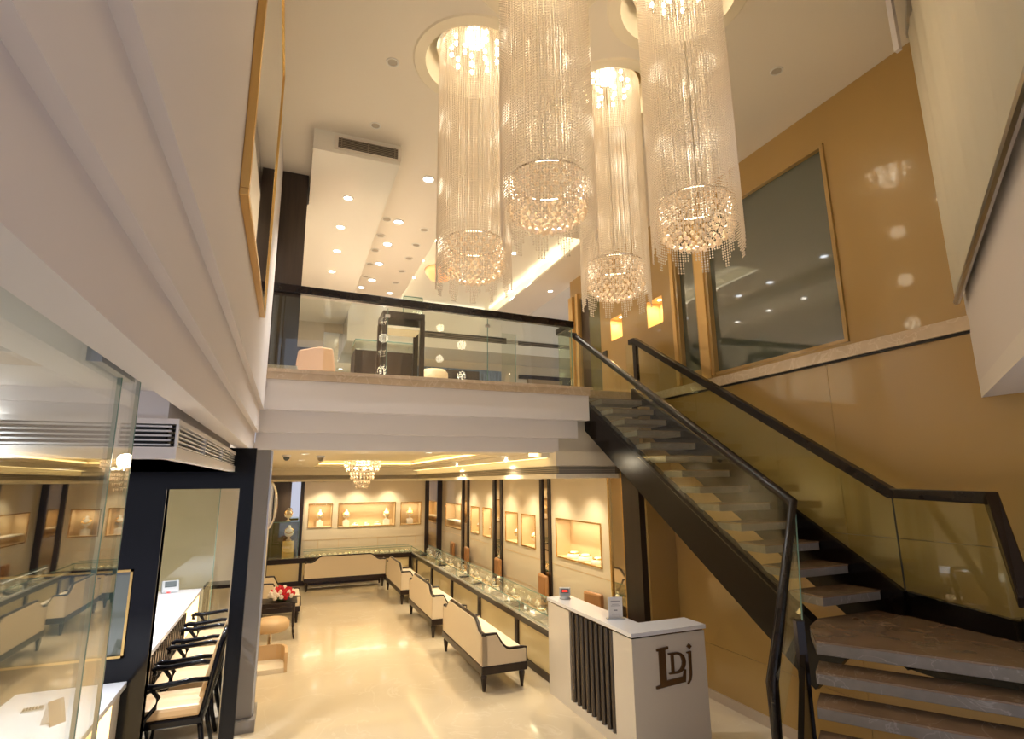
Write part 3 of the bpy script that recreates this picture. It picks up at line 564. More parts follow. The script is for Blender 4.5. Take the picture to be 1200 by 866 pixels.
# ================================================================== SOFAS
def rimz(y, L_, hi, lo):
    d_ = L_/2-abs(y); s = max(0, min(1, (d_-.15)/.24)); s = s*s*(3-2*s); return lo+(hi-lo)*s
def make_sofa(L_, D_, hi, lo, name, label, cat, seat_h=.46, arm_front=.465):
    t = thing(name, label, cat)
    ys_ = [-L_/2+L_*i/40 for i in range(41)]
    bm = bmesh.new(); prism(bm, [(0, y, .30) for y in (-L_/2, L_/2)]+[(0, y, rimz(y, L_, hi, lo)) for y in reversed(ys_)], (.07, 0, 0)); obj('backrest', bm, 'fabric', t)
    obj('back_rim', T([(.035, y, rimz(y, L_, hi, lo)+.01) for y in ys_], .024, 6), 'wood', t, smooth=True)
    prof = []
    for i in range(13):
        s = i/12; x = .06+s*(D_-.06)
        z = lo if s < .25 else lo-(lo-arm_front)*(1-(1-min(1, (s-.25)/.35))**2)
        prof.append((x, z))
    for sgn in (-1, 1):
        y = sgn*(L_/2-.06) if sgn < 0 else L_/2
        y0 = -L_/2 if sgn < 0 else L_/2-.06
        obj('armrest', P([(.0, y0, .30), (D_, y0, .30)]+[(x, y0, z) for x, z in reversed(prof)]+[(0, y0, lo)], (0, .06, 0)), 'fabric', t)
        obj('arm_rim', T([(0, y0+.03, lo+.01)]+[(x, y0+.03, z+.01) for x, z in prof]+[(D_+.01, y0+.03, .3)], .022, 6), 'wood', t, smooth=True)
    obj('seat_cushion', B(.07, D_-.0, -L_/2+.065, L_/2-.065, .30, seat_h), 'seat', t, bevel=.03)
    obj('apron', B(-.012, D_+.015, -L_/2-.012, L_/2+.012, .205, .305), 'wood', t, bevel=.012)
    for x in (.04, D_-.04):
        for y in (-L_/2+.06, L_/2-.06):
            obj('leg', T([(x, y, .22), (x, y, .19), (x, y, .17), (x, y, .03), (x, y, 0)], [.036, .036, .042, .022, .02], 8), 'wood', t)
    return t
SL = 1.95
sofa = make_sofa(SL, .60, .80, .66, 'sofa', 'cream sofa with dark wood rim nearest to the reception desk', 'sofa')
grp = 'cream sofas along the glass counters'
place(sofa, False, (2.43, 8.12, 0), 0, 'cream sofa with dark wood rim nearest to the reception desk', grp)
place(sofa, True, (2.43, 10.78, 0), 0, 'cream sofa in the middle of the row along the long counter', grp)
place(sofa, True, (2.43, 13.60, 0), 0, 'cream sofa farthest down the row along the long counter', grp)
place(sofa, True, (1.50, 15.0, 0), PI/2, 'cream sofa turned to the back counter, its back to the room', grp)
arm = make_sofa(.95, .72, 1.0, .72, 'armchair', 'cream armchair', 'armchair', .48)
place(arm, False, (-.36, 12.35, 0), 0, 'cream armchair with dark legs behind the flower table', 'armchairs by the left wall')
# side table with flowers
t = thing('side_table', 'small black side table against the left wall carrying roses', 'table', (-.04, 10.98, 0))
obj('tabletop', B(-.34, .29, 10.72, 11.22, .575, .60), 'wood', t, bevel=.005); obj('apron', B(-.31, .26, 10.75, 11.19, .52, .575), 'wood', t)
for x in (-.30, .24):
    for y in (10.76, 11.16): obj('leg', T([(x, y, .55), (x, y, .3), (x+.0, y-.0, .12), (x+.03*(1 if x > 0 else -1), y, 0)], [.022, .02, .013, .014], 6), 'wood', t)
fx, fy = .03, 10.95
t = thing('rose_bouquet', 'bouquet of red and white roses in a low bowl on the side table', 'flowers', (fx, fy, .60))
obj('bowl', LA([(.06, .0), (.10, .03), (.11, .07)], (fx, fy, .60), 16), 'leaf', t)
bm = bmesh.new()
for r0, z0 in ((.034, -.012), (.026, .006), (.014, .016)):
    lathe(bm, [(r0*.5, z0-.016), (r0, z0), (r0*.7, z0+.018), (r0*.2, z0+.014)], n=7)
rm = {}
for k, nm in enumerate(('red', 'rosew')):
    me = bpy.data.meshes.new('rose'); bm.to_mesh(me); me.materials.append(M[nm]); rm[nm] = me
bm.free()
for k in range(46):
    th = math.acos(1-(k+.5)/46*.95); ph = k*2.39996; r0 = .19
    o = obj('rose', None, None, t, mesh=rm['rosew' if (k % 3 == 0 or (math.cos(ph) < -.3 and th > .9)) else 'red']); o.location = (r0*1.05*math.sin(th)*math.cos(ph), r0*math.sin(th)*math.sin(ph), .06+.15*math.cos(th)+random.uniform(-.01, .01))
    o.rotation_euler = (th*math.sin(ph)*-.6, th*math.cos(ph)*.6, 0); o.scale = (1.2,)*3
for k in range(14):
    a = k*2*PI/14; o = obj('leaf', P([(0, 0, 0), (.05, .02, .01), (.10, 0, 0), (.05, -.02, .01)], (0, 0, .003)), 'leaf', None); o.parent = t; o.location = (.13*math.cos(a), .13*math.sin(a), .04); o.rotation_euler = (0, -.2, a)
# cream tub chair and made-up low curved bench by the column
t = thing('tub_chair', 'rounded cream leather chair half hidden by the grey column', 'chair', (-.10, 9.75, 0))
obj('seat', LA([(.24, .40), (.27, .44), (.27, .52), (.22, .56), (0, .565)], (-.10, 9.75, 0), 24), 'chairpad', t, smooth=True); obj('base', LA([(.16, 0), (.16, .03), (.03, .05), (.03, .40)], (-.10, 9.75, 0), 16), 'chrome', t)
t = thing('curved_floor_form', 'low curved cream shape on the floor beside the grey column, made up as a bench', 'bench', (-.1, 9.1, 0))  # made-up bench; dark shell and pale seat copy an unread floor patch
arc = [(-.36, 9.50), (.02, 9.50), (.10, 9.46), (.15, 9.36), (.16, 9.22), (.16, 8.98)]
inn = [(.12, 8.98), (.12, 9.22), (.11, 9.34), (.07, 9.43), (.01, 9.46), (-.36, 9.46)]
obj('back_shell', P([(a, b, 0) for a, b in arc+inn], (0, 0, .26)), 'chairpad', t); obj('seat', P([(a, b, .0) for a, b in inn+[(-.36, 8.98)]], (0, 0, .06)), 'seat', t)
# ================================================================== COUNTERS
def necklace_bust(label, s=1.0):
    t = thing('necklace_bust', label, 'jewellery display')
    obj('bust', LA([(.045, 0), (.055, .01), (.02, .03), (.02, .06), (.075, .10), (.085, .16), (.05, .205), (.028, .23), (.03, .27), (.012, .285)], n=14), 'pearl', t, smooth=True)
    obj('necklace', T([(.075*math.cos(a), .062*math.sin(a)-.02, .135+.055*math.sin(a)*-1*.0+.05*(1+math.sin(a))) for a in [2*PI*k/18 for k in range(19)]], .010, 6), 'jewel', t, smooth=True)
    return t
def bangle_cone(label):
    t = thing('necklace_stand', label, 'jewellery display')
    obj('cushion', LA([(.10, 0), (.105, .015), (.085, .05), (.045, .085), (.0, .09)], n=16), 'pearl', t, smooth=True)
    obj('necklace', T([(.07*math.cos(a), .07*math.sin(a), .068) for a in [2*PI*k/16 for k in range(17)]], .009, 6), 'jewel', t, smooth=True); return t
bust = necklace_bust('x'); cone = bangle_cone('x'); ub_ = [False]; uc_ = [False]
def put(kind, loc, rz, label, group, s=1.0):
    proto, u = (bust, ub_) if kind == 'bust' else (cone, uc_)
    o = place(proto, u[0], loc, rz, label, group, (s, s, s)); u[0] = True; return o
a_, b_, c_ = bn
def stand(x, y, z, h, label):
    return obj('display_block', B(x-.09, x+.09, y-.07, y+.07, z, z+h), 'pearl', None, label, 'display block', 'display blocks in the back wall niches', bevel=.008)
for n, x, l in ((a_, (a_[0]+a_[1])/2, 'left small back wall niche'), (b_, b_[0]+.22, 'left end of the wide back wall niche'), (b_, b_[1]-.22, 'right end of the wide back wall niche'), (c_, (c_[0]+c_[1])/2, 'right small back wall niche')):
    stand(x, BY+.15, n[2], .15, 'pale block under the bust in the '+l); put('bust', (x, BY+.14, n[2]+.15), 0, 'necklace bust in the '+l, 'necklace busts in the back wall niches', 1.15)
for i, x in enumerate((.30, .50, .70)):
    xx = b_[0]+(b_[1]-b_[0])*x; put('cone', (xx, BY+.14, b_[2]), 0, f'{ORD[i]} low necklace stand from the left in the wide back wall niche', 'low necklace stands in the niches')
big = rn[5]
for i, f in enumerate((.74, .48, .20)):
    put('cone', (NW+.12, big[0]+(big[1]-big[0])*f, big[2]), 0, f'{ORD[i]} white necklace stand from the far end in the nearest side niche', 'low necklace stands in the niches', 1.25)
for i, n in enumerate(rn[1:5]):
    put('bust', (NW+.15, (n[0]+n[1])/2-.05, n[2]), PI/2*-1, f'necklace bust in the {ORD[3-i]} tall side wall niche counted from the stairs', 'necklace busts in the side wall niches', 1.25)
obj('tray_shelf', B(NW+.02, NW+.22, rn[0][0]+.02, rn[0][1]-.02, rn[0][2]+.16, rn[0][2]+.19), 'pearl', None, 'white tray shelf inside the farthest side wall niche', 'shelf')
# long counter
LC0, LC1, CX = 6.95, 16.2, 3.38
ZB, ZT = .66, .81
t = thing('long_counter', 'long glass topped jewellery counter with cream panels in dark frames', 'counter', (3.6, 11.5, 0))
ps = [6.95, 8.28, 10.08, 11.9, 13.7, 15.4, 16.2]
for a, b in zip(ps, ps[1:]): obj('front_panel', B(CX, CX+.03, a+.06, b-.06, .09, .56), 'warmpanel', t)  # cream panels in one plain warm base colour
for y in ps[:-1]: obj('post', B(CX-.03, CX+.1, y-.06, y+.06, .0, .64), 'wood', t)
obj('plinth', B(CX-.02, CX+.5, LC0, LC1, 0, .09), 'wood', t); obj('carcass', B(CX+.03, CX+.5, LC0, LC1, .09, .56), 'wood', t)
obj('top_rail', B(CX-.035, CX+.5, LC0, LC1, .56, ZB-.01), 'wood', t); obj('deck', B(CX-.0, CX+.5, LC0, LC1, ZB-.01, ZB), 'deck', t)
obj('metal_edge', B(CX-.045, CX-.0, LC0, LC1, ZB-.012, ZB+.01), 'steel', t, label='bright steel front edge')
pv = [6.95, 8.2, 9.9, 11.6, 13.3, 15.0, 16.2]
for a, b in zip(pv, pv[1:]):
    obj('front_glass', B(CX-.01, CX-.004, a+.003, b-.003, ZB, ZT), 'vit', t); obj('top_glass', B(CX-.01, CX+.5, a+.003, b-.003, ZT, ZT+.008), 'vit', t)
obj('glass_edge', B((CX-.014, CX-.006, LC0, LC1, ZT-.002, ZT+.010), (CX+.496, CX+.504, LC0, LC1, ZT-.002, ZT+.010), *[(CX-.012, CX-.003, y-.004, y+.004, ZB, ZT) for y in pv]), 'edge', t)
obj('back_glass', B(CX+.49, CX+.496, LC0, LC1, ZB, ZT), 'vit', t)
k = 0; jg = 'necklace displays inside the long counter'
for i in range(26):
    y = 7.3+i*.335
    if i % 3 == 2: o = put('cone', (CX+.25, y, ZB), .3*i, f'low necklace display, {ORD[i]} piece inside the long counter counted from the desk', jg, .9)
    else: o = put('bust', (CX+.34, y, ZB), -PI/2, f'small necklace bust, {ORD[i]} piece inside the long counter counted from the desk', jg, .48)
for i in range(9):
    y = 7.6+i*.95
    obj('velvet_tray', P([(CX+.05, y, ZB), (CX+.22, y, ZB), (CX+.22, y, ZB+.05)], (0, .22, 0)), 'velvet', None, f'black velvet jewellery tray in the long counter, {ORD[i]} from the reception desk', 'tray', 'black velvet trays in the long counter')
light('counter_lamp', 'AREA', (CX+.42, 11.5, ZT-.02), 8, CREAM, size=.03, sy=9.0, rot=(0, .5, 0))
# back counter
BC = 15.95
t = thing('back_counter', 'glass topped jewellery counter across the back wall', 'counter', (1.6, 16.2, 0))
for a, b in ((-.38, .45), (.45, 1.6), (1.6, 2.6), (2.6, 3.3)):
    obj('front_panel', B(a+.03, b-.03, BC, BC+.03, .12, .56), 'warmpanel', t); obj('post', B(b-.04, b+.04, BC-.02, BC+.05, 0, .6), 'wood', t)
obj('plinth', B(-.38, 3.35, BC-.015, BC+.45, 0, .12), 'wood', t); obj('carcass', B(-.38, 3.35, BC+.03, BC+.45, .12, .56), 'wood', t)
obj('top_rail', B(-.39, 3.35, BC-.03, BC+.5, .56, .68), 'wood', t); obj('deck', B(-.39, 3.35, BC-.02, BC+.5, .68, .69), 'deck', t)
obj('front_glass', B(.5, 3.35, BC-.015, BC-.009, .69, .84), 'vit', t); obj('top_glass', B(.5, 3.35, BC-.015, BC+.45, .84, .848), 'vit', t)
obj('glass_edge', B((.5, 3.35, BC-.02, BC-.008, .838, .85), (.5, 3.35, BC+.445, BC+.455, .838, .85)), 'edge', t)
for i in range(20):
    put('cone', (.62+i*.138, BC+.2+.06*(i % 2), .69), 1.1*i, f'low white necklace display, {ORD[i]} from the left in the back counter', 'necklace displays in the back counter', .62)
# tall glass case with busts at the left end
t = thing('glass_case', 'tall glass display case at the left end of the back counter', 'display case', (.0, 16.2, .69))
obj('glass_body', B((-.37, .36, BC, BC+.006, .69, 1.60), (.354, .36, BC, BC+.44, .69, 1.60), (-.37, .36, BC+.0, BC+.44, 1.60, 1.61)), 'glass', t)
obj('glass_edge', B((.352, .364, BC-.004, BC+.006, .69, 1.60), (-.37, .364, BC-.004, BC+.006, 1.595, 1.612), (.352, .364, BC, BC+.44, 1.595, 1.612)), 'edge', t)
obj('back_panel', B(-.37, .36, BC+.44, BC+.45, .69, 1.6), 'olive', t)
obj('display_block', B(-.02, .26, BC+.12, BC+.38, .692, 1.12), 'jewel', None, 'golden display block inside the tall glass case', 'display block')
put('bust', (.12, BC+.24, 1.12), 0, 'gold necklace bust on the block in the tall glass case', 'busts at the tall glass case', 1.35); put('bust', (.08, BC+.22, 1.61), 0, 'gold necklace bust standing on top of the tall glass case', 'busts at the tall glass case', 1.2)
# oval mirror on left wall
t = thing('oval_mirror', 'silver framed oval mirror standing by the left wall behind the column', 'mirror', (-.12, 13.6, 1.8))
oc = ony(317, 592, 13.6)
fo = [(oc.x-.05+.17*math.cos(a), 13.6, oc.z+.50*math.sin(a)) for a in [2*PI*k/28 for k in range(28)]]
bm = bmesh.new(); prism(bm, fo, (0, .02, 0)); obj('glass', bm, 'silver', t)
bm = bmesh.new(); ringv = []
for k in range(28):
    a = 2*PI*k/28; ringv.append([bm.verts.new((oc.x-.05+(.17+dr_)*math.cos(a), 13.6+dy_, oc.z+(.50+dr_)*math.sin(a))) for dr_, dy_ in ((-.02, -.02), (.03, -.02), (.03, .02), (-.02, .02))])
for k in range(28):
    for j in range(4): bm.faces.new((ringv[k][j], ringv[k][(j+1) % 4], ringv[(k+1) % 28][(j+1) % 4], ringv[(k+1) % 28][j]))
bmesh.ops.recalc_face_normals(bm, faces=bm.faces)
obj('frame', bm, 'chrome', t, smooth=True); obj('stand', T([(oc.x-.03, 13.62, 0), (oc.x-.03, 13.62, oc.z-.5)], .03, 8), 'pearl', t); obj('foot', LA([(.16, 0), (.16, .03), (.03, .05)], (oc.x-.03, 13.62, 0), 16), 'pearl', t)
# staff chairs behind the counter
def staff_chair():
    t = thing('staff_chair', 'x', 'chair')
    obj('seat', B(-.23, .23, -.23, .23, .42, .52), 'tan', t, bevel=.03); obj('backrest', B(.17, .25, -.21, .21, .55, .96), 'tan', t, bevel=.035)
    obj('back_bar', B(.19, .23, -.02, .02, .4, .6), 'chrome', t); obj('column', LA([(.22, 0), (.22, .02), (.03, .05), (.025, .42)], n=16), 'chrome', t); return t
sch = staff_chair(); us = False
for i, (px_, py_) in enumerate(((683, 700), (624, 678), (573, 658), (538, 643), (506, 632))):
    p = onx(px_, py_, 4.15)
    place(sch, us, (4.14, min(p.y, 15.4), 0), -.12 if i else .15, f'tan leather staff chair behind the long counter, {ORD[i]} from the stairs', 'tan staff chairs behind the counter'); us = True
# ================================================================== RECEPTION DESK
t = thing('reception_desk', 'white reception desk with steel slats and bronze letters at the foot of the stairs', 'desk', (3.5, 5.9, 0))
DX, DY0, DY1, DZt = 3.22, 4.95, 6.85, 1.12
obj('side_panel', B((DX, DX+.3, DY0, 5.30, 0, 1.07), (DX, DX+.3, 6.27, DY1, 0, 1.07), (DX+.06, DX+.3, 5.30, 6.27, 0, 1.07), (DX, DX+.06, 5.3, 6.27, 0, .10)), 'desk', t)
obj('end_panel', B(DX+.3, 4.10, DY0, DY0+.32, 0, 1.07), 'desk', t)
obj('shadow_gap', B((DX+.012, DX+.29, DY0+.012, DY1-.01, 1.07, 1.085), (DX+.012, 4.09, DY0+.012, DY0+.31, 1.07, 1.085)), 'bronze', t)
obj('worktop', P([(DX-.01, DY0-.01, 1.085), (4.12, DY0-.01, 1.085), (4.12, DY0+.33, 1.085), (DX+.31, DY0+.33, 1.085), (DX+.31, DY1+.01, 1.085), (DX-.01, DY1+.01, 1.085)], (0, 0, .04)), 'whitetop', t, bevel=.004)
obj('slat_recess', B(DX+.055, DX+.062, 5.30, 6.27, .1, 1.06), 'slot', t)
for i in range(9):
    y = 5.355+i*.1075; obj('slat', T([(DX+.025, y, .10), (DX+.025, y, 1.065)], .029, 10), 'slat', t, smooth=False)
# letters: L D J with serifs, extruded in bronze
def letter(name, pts, holes=()):
    return obj(name, plate(pts, holes, lambda u, v: (DX+.25+u, DY0-.018, v), (0, .02, 0)), 'bronze', t)
lz = .62
L_ = [(.02, .30), (.13, .31), (.13, .29), (.10, .285), (.10, .035), (.26, .045), (.275, .10), (.29, .10), (.28, .0), (.0, -.02), (.0, .0), (.04, .008), (.04, .283), (.02, .28)]
letter('letter', [(u*1.25, lz+v*1.12) for u, v in L_])
do = [(.12, .08)]+[(.20+.085*math.cos(a), .165+.088*math.sin(a)) for a in [-PI/2+PI*k/12 for k in range(13)]]+[(.12, .253), (.12, .242), (.145, .238), (.145, .092), (.12, .09)]
di = [(.17, .095)]+[(.195+.055*math.cos(a), .165+.07*math.sin(a)) for a in [-PI/2+PI*k/10 for k in range(11)]]+[(.17, .235)]
letter('letter', [(u*1.25+.01, lz+v*1.12) for u, v in do], [[(u*1.25+.01, lz+v*1.12) for u, v in di]])
J_ = [(.315, .24), (.36, .245), (.355, .05), (.345, .01), (.32, -.02), (.305, -.025), (.325, .01), (.335, .05), (.335, .23), (.315, .23)]
letter('letter', [(u*1.22, lz+v*1.12) for u, v in J_]); letter('letter_dot', [(.345*1.22+.03*math.cos(k*PI/2), lz+.285*1.12+.026*math.sin(k*PI/2)) for k in range(4)])
# desk items
q = Vector((DX+.17, 5.50, 1.125)); t = thing('sign_stand', 'small acrylic sign stand with a printed sheet on the reception desk', 'sign', q)
def rot_kids(t, a): t.rotation_euler.z = a
obj('base', B(q.x-.10, q.x+.10, q.y-.03, q.y+.03, q.z, q.z+.014), 'steel', t); obj('sheet', B(q.x-.078, q.x+.078, q.y-.004, q.y+.004, q.z+.012, q.z+.225), 'paper', t)
ln = [(q.x-.05+.0, q.x+.055, q.y-.006, q.y-.0045, q.z+.18, q.z+.188), (q.x-.035, q.x+.04, q.y-.006, q.y-.0045, q.z+.15, q.z+.154), (q.x-.05, q.x+.055, q.y-.006, q.y-.0045, q.z+.135, q.z+.139), (q.x-.02, q.x+.02, q.y-.006, q.y-.0045, q.z+.085, q.z+.097), (q.x-.04, q.x+.045, q.y-.006, q.y-.0045, q.z+.05, q.z+.054)]
obj('print', B(*ln), 'ink', t); rot_kids(t, -.3)
q = Vector((DX+.15, 6.66, 1.125)); t = thing('price_display', 'small grey machine with a red digit display on the reception desk', 'machine', q)
obj('base', LA([(.07, 0), (.072, .015), (.05, .035), (.02, .04)], q, 16), 'plast', t, smooth=True); obj('body', P([(q.x-.07, q.y-.02, q.z+.04), (q.x+.07, q.y-.02, q.z+.04), (q.x+.07, q.y-.0, q.z+.13), (q.x-.07, q.y, q.z+.13)], (0, .07, 0)), 'plast', t, bevel=.006)
obj('display', P([(q.x-.05, q.y-.022, q.z+.075), (q.x+.05, q.y-.022, q.z+.075), (q.x+.05, q.y-.008, q.z+.12), (q.x-.05, q.y-.008, q.z+.12)], (0, .002, 0)), 'screen', t)
obj('digits', P([(q.x-.03, q.y-.0235, q.z+.088), (q.x+.035, q.y-.0235, q.z+.088), (q.x+.035, q.y-.015, q.z+.108), (q.x-.03, q.y-.015, q.z+.108)], (0, .001, 0)), 'redled', t); rot_kids(t, -.5)
# ================================================================== LEFT: GLASS SHEETS, DESK, CHAIRS
GX = -.55
t = thing('glass_partition', 'frameless clear glass sheets hung under the left ceiling', 'glass partition', (GX, 1.2, 0))
gy = onx(165, 430, GX).y; gj = onx(141, 442, GX).y
obj('glass_sheet', B(GX-.006, GX+.006, -1.5, gj-.004, .0, 3.035), 'sheet', t); obj('glass_sheet', B(GX-.006, GX+.006, gj+.004, gy, 0, 3.035), 'sheet', t)
obj('glass_edge', B((GX-.007, GX+.007, gy, gy+.004, 0, 3.035),), 'edge', t); obj('joint', B((GX-.007, GX+.007, gj-.003, gj+.003, 0, 2.98),), 'edge', t)
obj('patch_fitting', B((GX-.02, GX+.02, gj-.28, gj+.10, 2.955, 3.03),), 'plast', t); obj('ceiling_channel', B((GX-.02, GX+.02, -1.5, gy, 3.02, 3.04),), 'steel', t)
CXR = -1.20; CZ = .90
t = thing('billing_desk', 'long white topped billing desk with dark slats passing behind the black wall', 'desk', (-1.6, 7.6, 0))
yb_ = BW-.01
obj('worktop', B(-1.98, CXR, 3.4, yb_, CZ-.05, CZ), 'whitetop', t, bevel=.004); obj('front_carcass', B(-1.94, CXR-.04, 3.45, yb_, 0, CZ-.05), 'desk', t)
obj('lit_panel', B(CXR-.04, CXR-.03, 3.5, 5.9, .1, CZ-.08), 'warmlamp', t, label='warm lit front panel')
obj('worktop', B(-1.98, CXR, BW+.13, 10.9, CZ-.05, CZ), 'whitetop', t); obj('rear_carcass', B(-1.94, CXR-.04, BW+.13, 10.88, 0, CZ-.05), 'desk', t)
obj('lit_end_panel', B(CXR-.045, CXR-.03, 9.5, 10.85, .05, CZ-.06), 'warmlamp', t)
for i in range(24):
    y = BW+.25+i*.13; obj('slat', B(CXR-.04, CXR-.012, y, y+.05, .12, CZ-.09), 'slat', t)
# calculator, card, terminal
q = onz(38, 833, CZ); t = thing('calculator', 'grey desktop calculator lying on the front billing desk', 'calculator', q)
obj('body', B(q.x-.075, q.x+.075, q.y-.045, q.y+.045, q.z, q.z+.018), 'steel', t, bevel=.005); obj('display', B(q.x+.04, q.x+.07, q.y-.035, q.y+.035, q.z+.018, q.z+.022), 'screen', t)
for a in range(5):
    for b in range(4): obj('key', B(q.x-.066+.021*a, q.x-.052+.021*a, q.y-.036+.019*b, q.y-.022+.019*b, q.z+.018, q.z+.023), 'key' if (a+b) % 3 else 'redled' if a == 4 and b == 0 else 'key', t)
t.rotation_euler.z = .22; t.scale = (.9,)*3
q = onz(62, 848, CZ); t = thing('card_stand', 'folded brown and white tent card on the front billing desk', 'card', q)
obj('front_flap', P([(-.055+q.x, q.y-.05, q.z), (.055+q.x, q.y-.05, q.z), (.055+q.x, q.y, q.z+.16), (-.055+q.x, q.y, q.z+.16)], (0, .003, 0)), 'card', t)
obj('back_flap', P([(-.055+q.x, q.y+.05, q.z), (.055+q.x, q.y+.05, q.z), (.055+q.x, q.y+.003, q.z+.16), (-.055+q.x, q.y+.003, q.z+.16)], (0, .003, 0)), 'paper', t)
obj('label_print', P([(-.04+q.x, q.y-.040, q.z+.02), (.04+q.x, q.y-.040, q.z+.02), (.04+q.x, q.y-.022, q.z+.08), (-.04+q.x, q.y-.022, q.z+.08)], (0, .001, 0)), 'paper', t); t.rotation_euler.z = .9
q = onz(199, 694, CZ); t = thing('card_terminal', 'grey card payment machine on the billing desk behind the opening', 'card machine', q)
obj('body', P([(q.x-.12, q.y-.12, q.z), (q.x-.12, q.y+.14, q.z), (q.x-.12, q.y+.14, q.z+.16), (q.x-.12, q.y+.05, q.z+.17), (q.x-.12, q.y-.12, q.z+.04)], (.24, 0, 0)), 'plast', t, bevel=.015)
obj('screen', P([(q.x-.08, q.y-.065, q.z+.09), (q.x+.08, q.y-.065, q.z+.09), (q.x+.08, q.y+.02, q.z+.155), (q.x-.08, q.y+.02, q.z+.155)], (0, -.004, .008)), 'screen', t)
obj('red_button', B(q.x-.05, q.x-.0, q.y-.13, q.y-.12, q.z+.012, q.z+.03), 'redled', t); t.rotation_euler.z = .2
# dark framed chairs with scroll arms
def scroll_chair():
    t = thing('scroll_armchair', 'x', 'chair')
    obj('seat', B(-.28, .24, -.25, .25, .42, .52), 'chairpad', t, bevel=.03)
    obj('seat_frame', B(-.29, .26, -.265, .265, .36, .42), 'black', t, bevel=.01)
    obj('back_pad', P([(.20, -.20, .56), (.24, -.20, .54), (.36, -.20, 1.02), (.32, -.20, 1.04)], (0, .40, 0)), 'chairpad', t, bevel=.015)
    fr_ = [(.24, -.24, .40), (.28, -.25, .6), (.345, -.25, .95), (.365, -.2, 1.05), (.375, 0, 1.09), (.365, .2, 1.05), (.345, .25, .95), (.28, .25, .6), (.24, .24, .40)]
    obj('back_frame', T(fr_, .027, 8), 'black', t, smooth=True)
    for s in (-1, 1):
        y = s*.28
        obj('armrest', T([(.29, y*.9, .72), (.15, y, .735), (0, y, .72), (-.14, y, .71), (-.22, y, .72), (-.255, y, .70), (-.25, y, .67), (-.22, y, .665)], [.02, .022, .024, .026, .028, .026, .022, .016], 8), 'black', t, smooth=True)
        obj('arm_support', T([(-.16, y, .70), (-.10, y, .62), (-.12, y, .54), (-.19, y, .46), (-.2, y, .40)], .019, 8), 'black', t, smooth=True)
        obj('leg', T([(-.25, s*.22, .40), (-.26, s*.22, .3), (-.235, s*.22, .12), (-.25, s*.22, 0)], [.03, .026, .018, .02], 8), 'black', t, smooth=True)
        obj('leg', T([(.23, s*.22, .40), (.26, s*.22, .2), (.31, s*.22, 0)], [.026, .022, .018], 8), 'black', t, smooth=True)
    return t
sc_ = scroll_chair(); us = False
for i, y in enumerate((6.72, 7.50, 8.35, 9.25)):
    place(sc_, us, (-.875, y, 0), 0, f'black scroll arm chair with tan seat beside the billing desk, {("nearest", "second", "third", "farthest")[i]} of the row', 'scroll arm chairs at the billing desk', (1.06, 1.06, 1.06)); us = True
# inner glass screen and table beyond
t = thing('glass_screen', 'green edged glass screen behind the billing desk', 'glass partition', (-1.2, 9.9, 0))
obj('glass_sheet', B(-2.6, -1.08, 11.0, 11.01, 0, 2.9), 'sheet', t); obj('glass_edge', B(-1.08, -1.07, 11.0, 11.012, 0, 2.9), 'edge', t)
t = thing('console_table', 'dark console table against the wall behind the glass screen', 'table', (-.9, 11.7, 0))
obj('tabletop', B(-1.25, -.6, 11.5, 11.95, .78, .84), 'black', t)
for x in (-1.22, -.63):
    for y in (11.53, 11.92): obj('leg', B(x-.025, x+.025, y-.025, y+.025, 0, .78), 'black', t)
# ================================================================== GOLD FRAMED MIRROR, UPPER LEFT
t = thing('gold_framed_mirror', 'large gold framed mirror on the left wall near the mezzanine pillar', 'mirror', (-.3, 3.8, 3.95))
my0, my1, mz0 = 2.70, 4.86, 3.95
obj('frame', B((-.305, -.262, my0, my1, mz0, mz0+.035), (-.305, -.262, my0, my0+.05, mz0+.035, 6.2), (-.305, -.262, my1-.04, my1, mz0+.035, 6.2), (-.305, -.262, my0, my1, 6.2, 6.25)), 'goldframe', t, bevel=.004)
obj('mirror_glass', B(-.30, -.272, my0+.05, my1-.04, mz0+.035, 6.2), 'silver', t)
# ================================================================== BLIND
bm = bmesh.new(); S0, S1 = .14, 4.6; nS = 90; zb, zt = 3.95, 6.40; rows = []
for i in range(nS+1):
    s = S0+(S1-S0)*i/nS; n0 = .06+.013*math.sin(i*.62)+.006*math.sin(i*1.5)
    p = A0-dv*s+nv*n0; rows.append((bm.verts.new((p.x, p.y, zb)), bm.verts.new((p.x, p.y, zt))))
for a, b in zip(rows, rows[1:]): bm.faces.new((a[0], b[0], b[1], a[1]))
t = thing('roman_blind', 'cream fabric blind hanging on the angled wall at upper right', 'blind', (A0-dv*1.5)+Vector((0, 0, 4)))
o = obj('fabric', bm, 'blind', t, smooth=True); so = o.modifiers.new('solid', 'SOLIDIFY'); so.thickness = .006
pa = A0-dv*S0+nv*.06; pb = A0-dv*S1+nv*.06
obj('bottom_bar', T([(pa.x, pa.y, zb), (pb.x, pb.y, zb)], .024, 8), 'steel', t); obj('head_rail', T([(pa.x, pa.y, zt), (pb.x, pb.y, zt)], .025, square=True), 'steel', t)
pc = onz(1044, 10, 6.35); obj('hanging_rod', B(pc.x-.02, pc.x+.02, pc.y-.02, pc.y+.02, 5.95, TC), 'plaster', None, 'pale hanging bar under the ceiling beside the blind', 'bar')
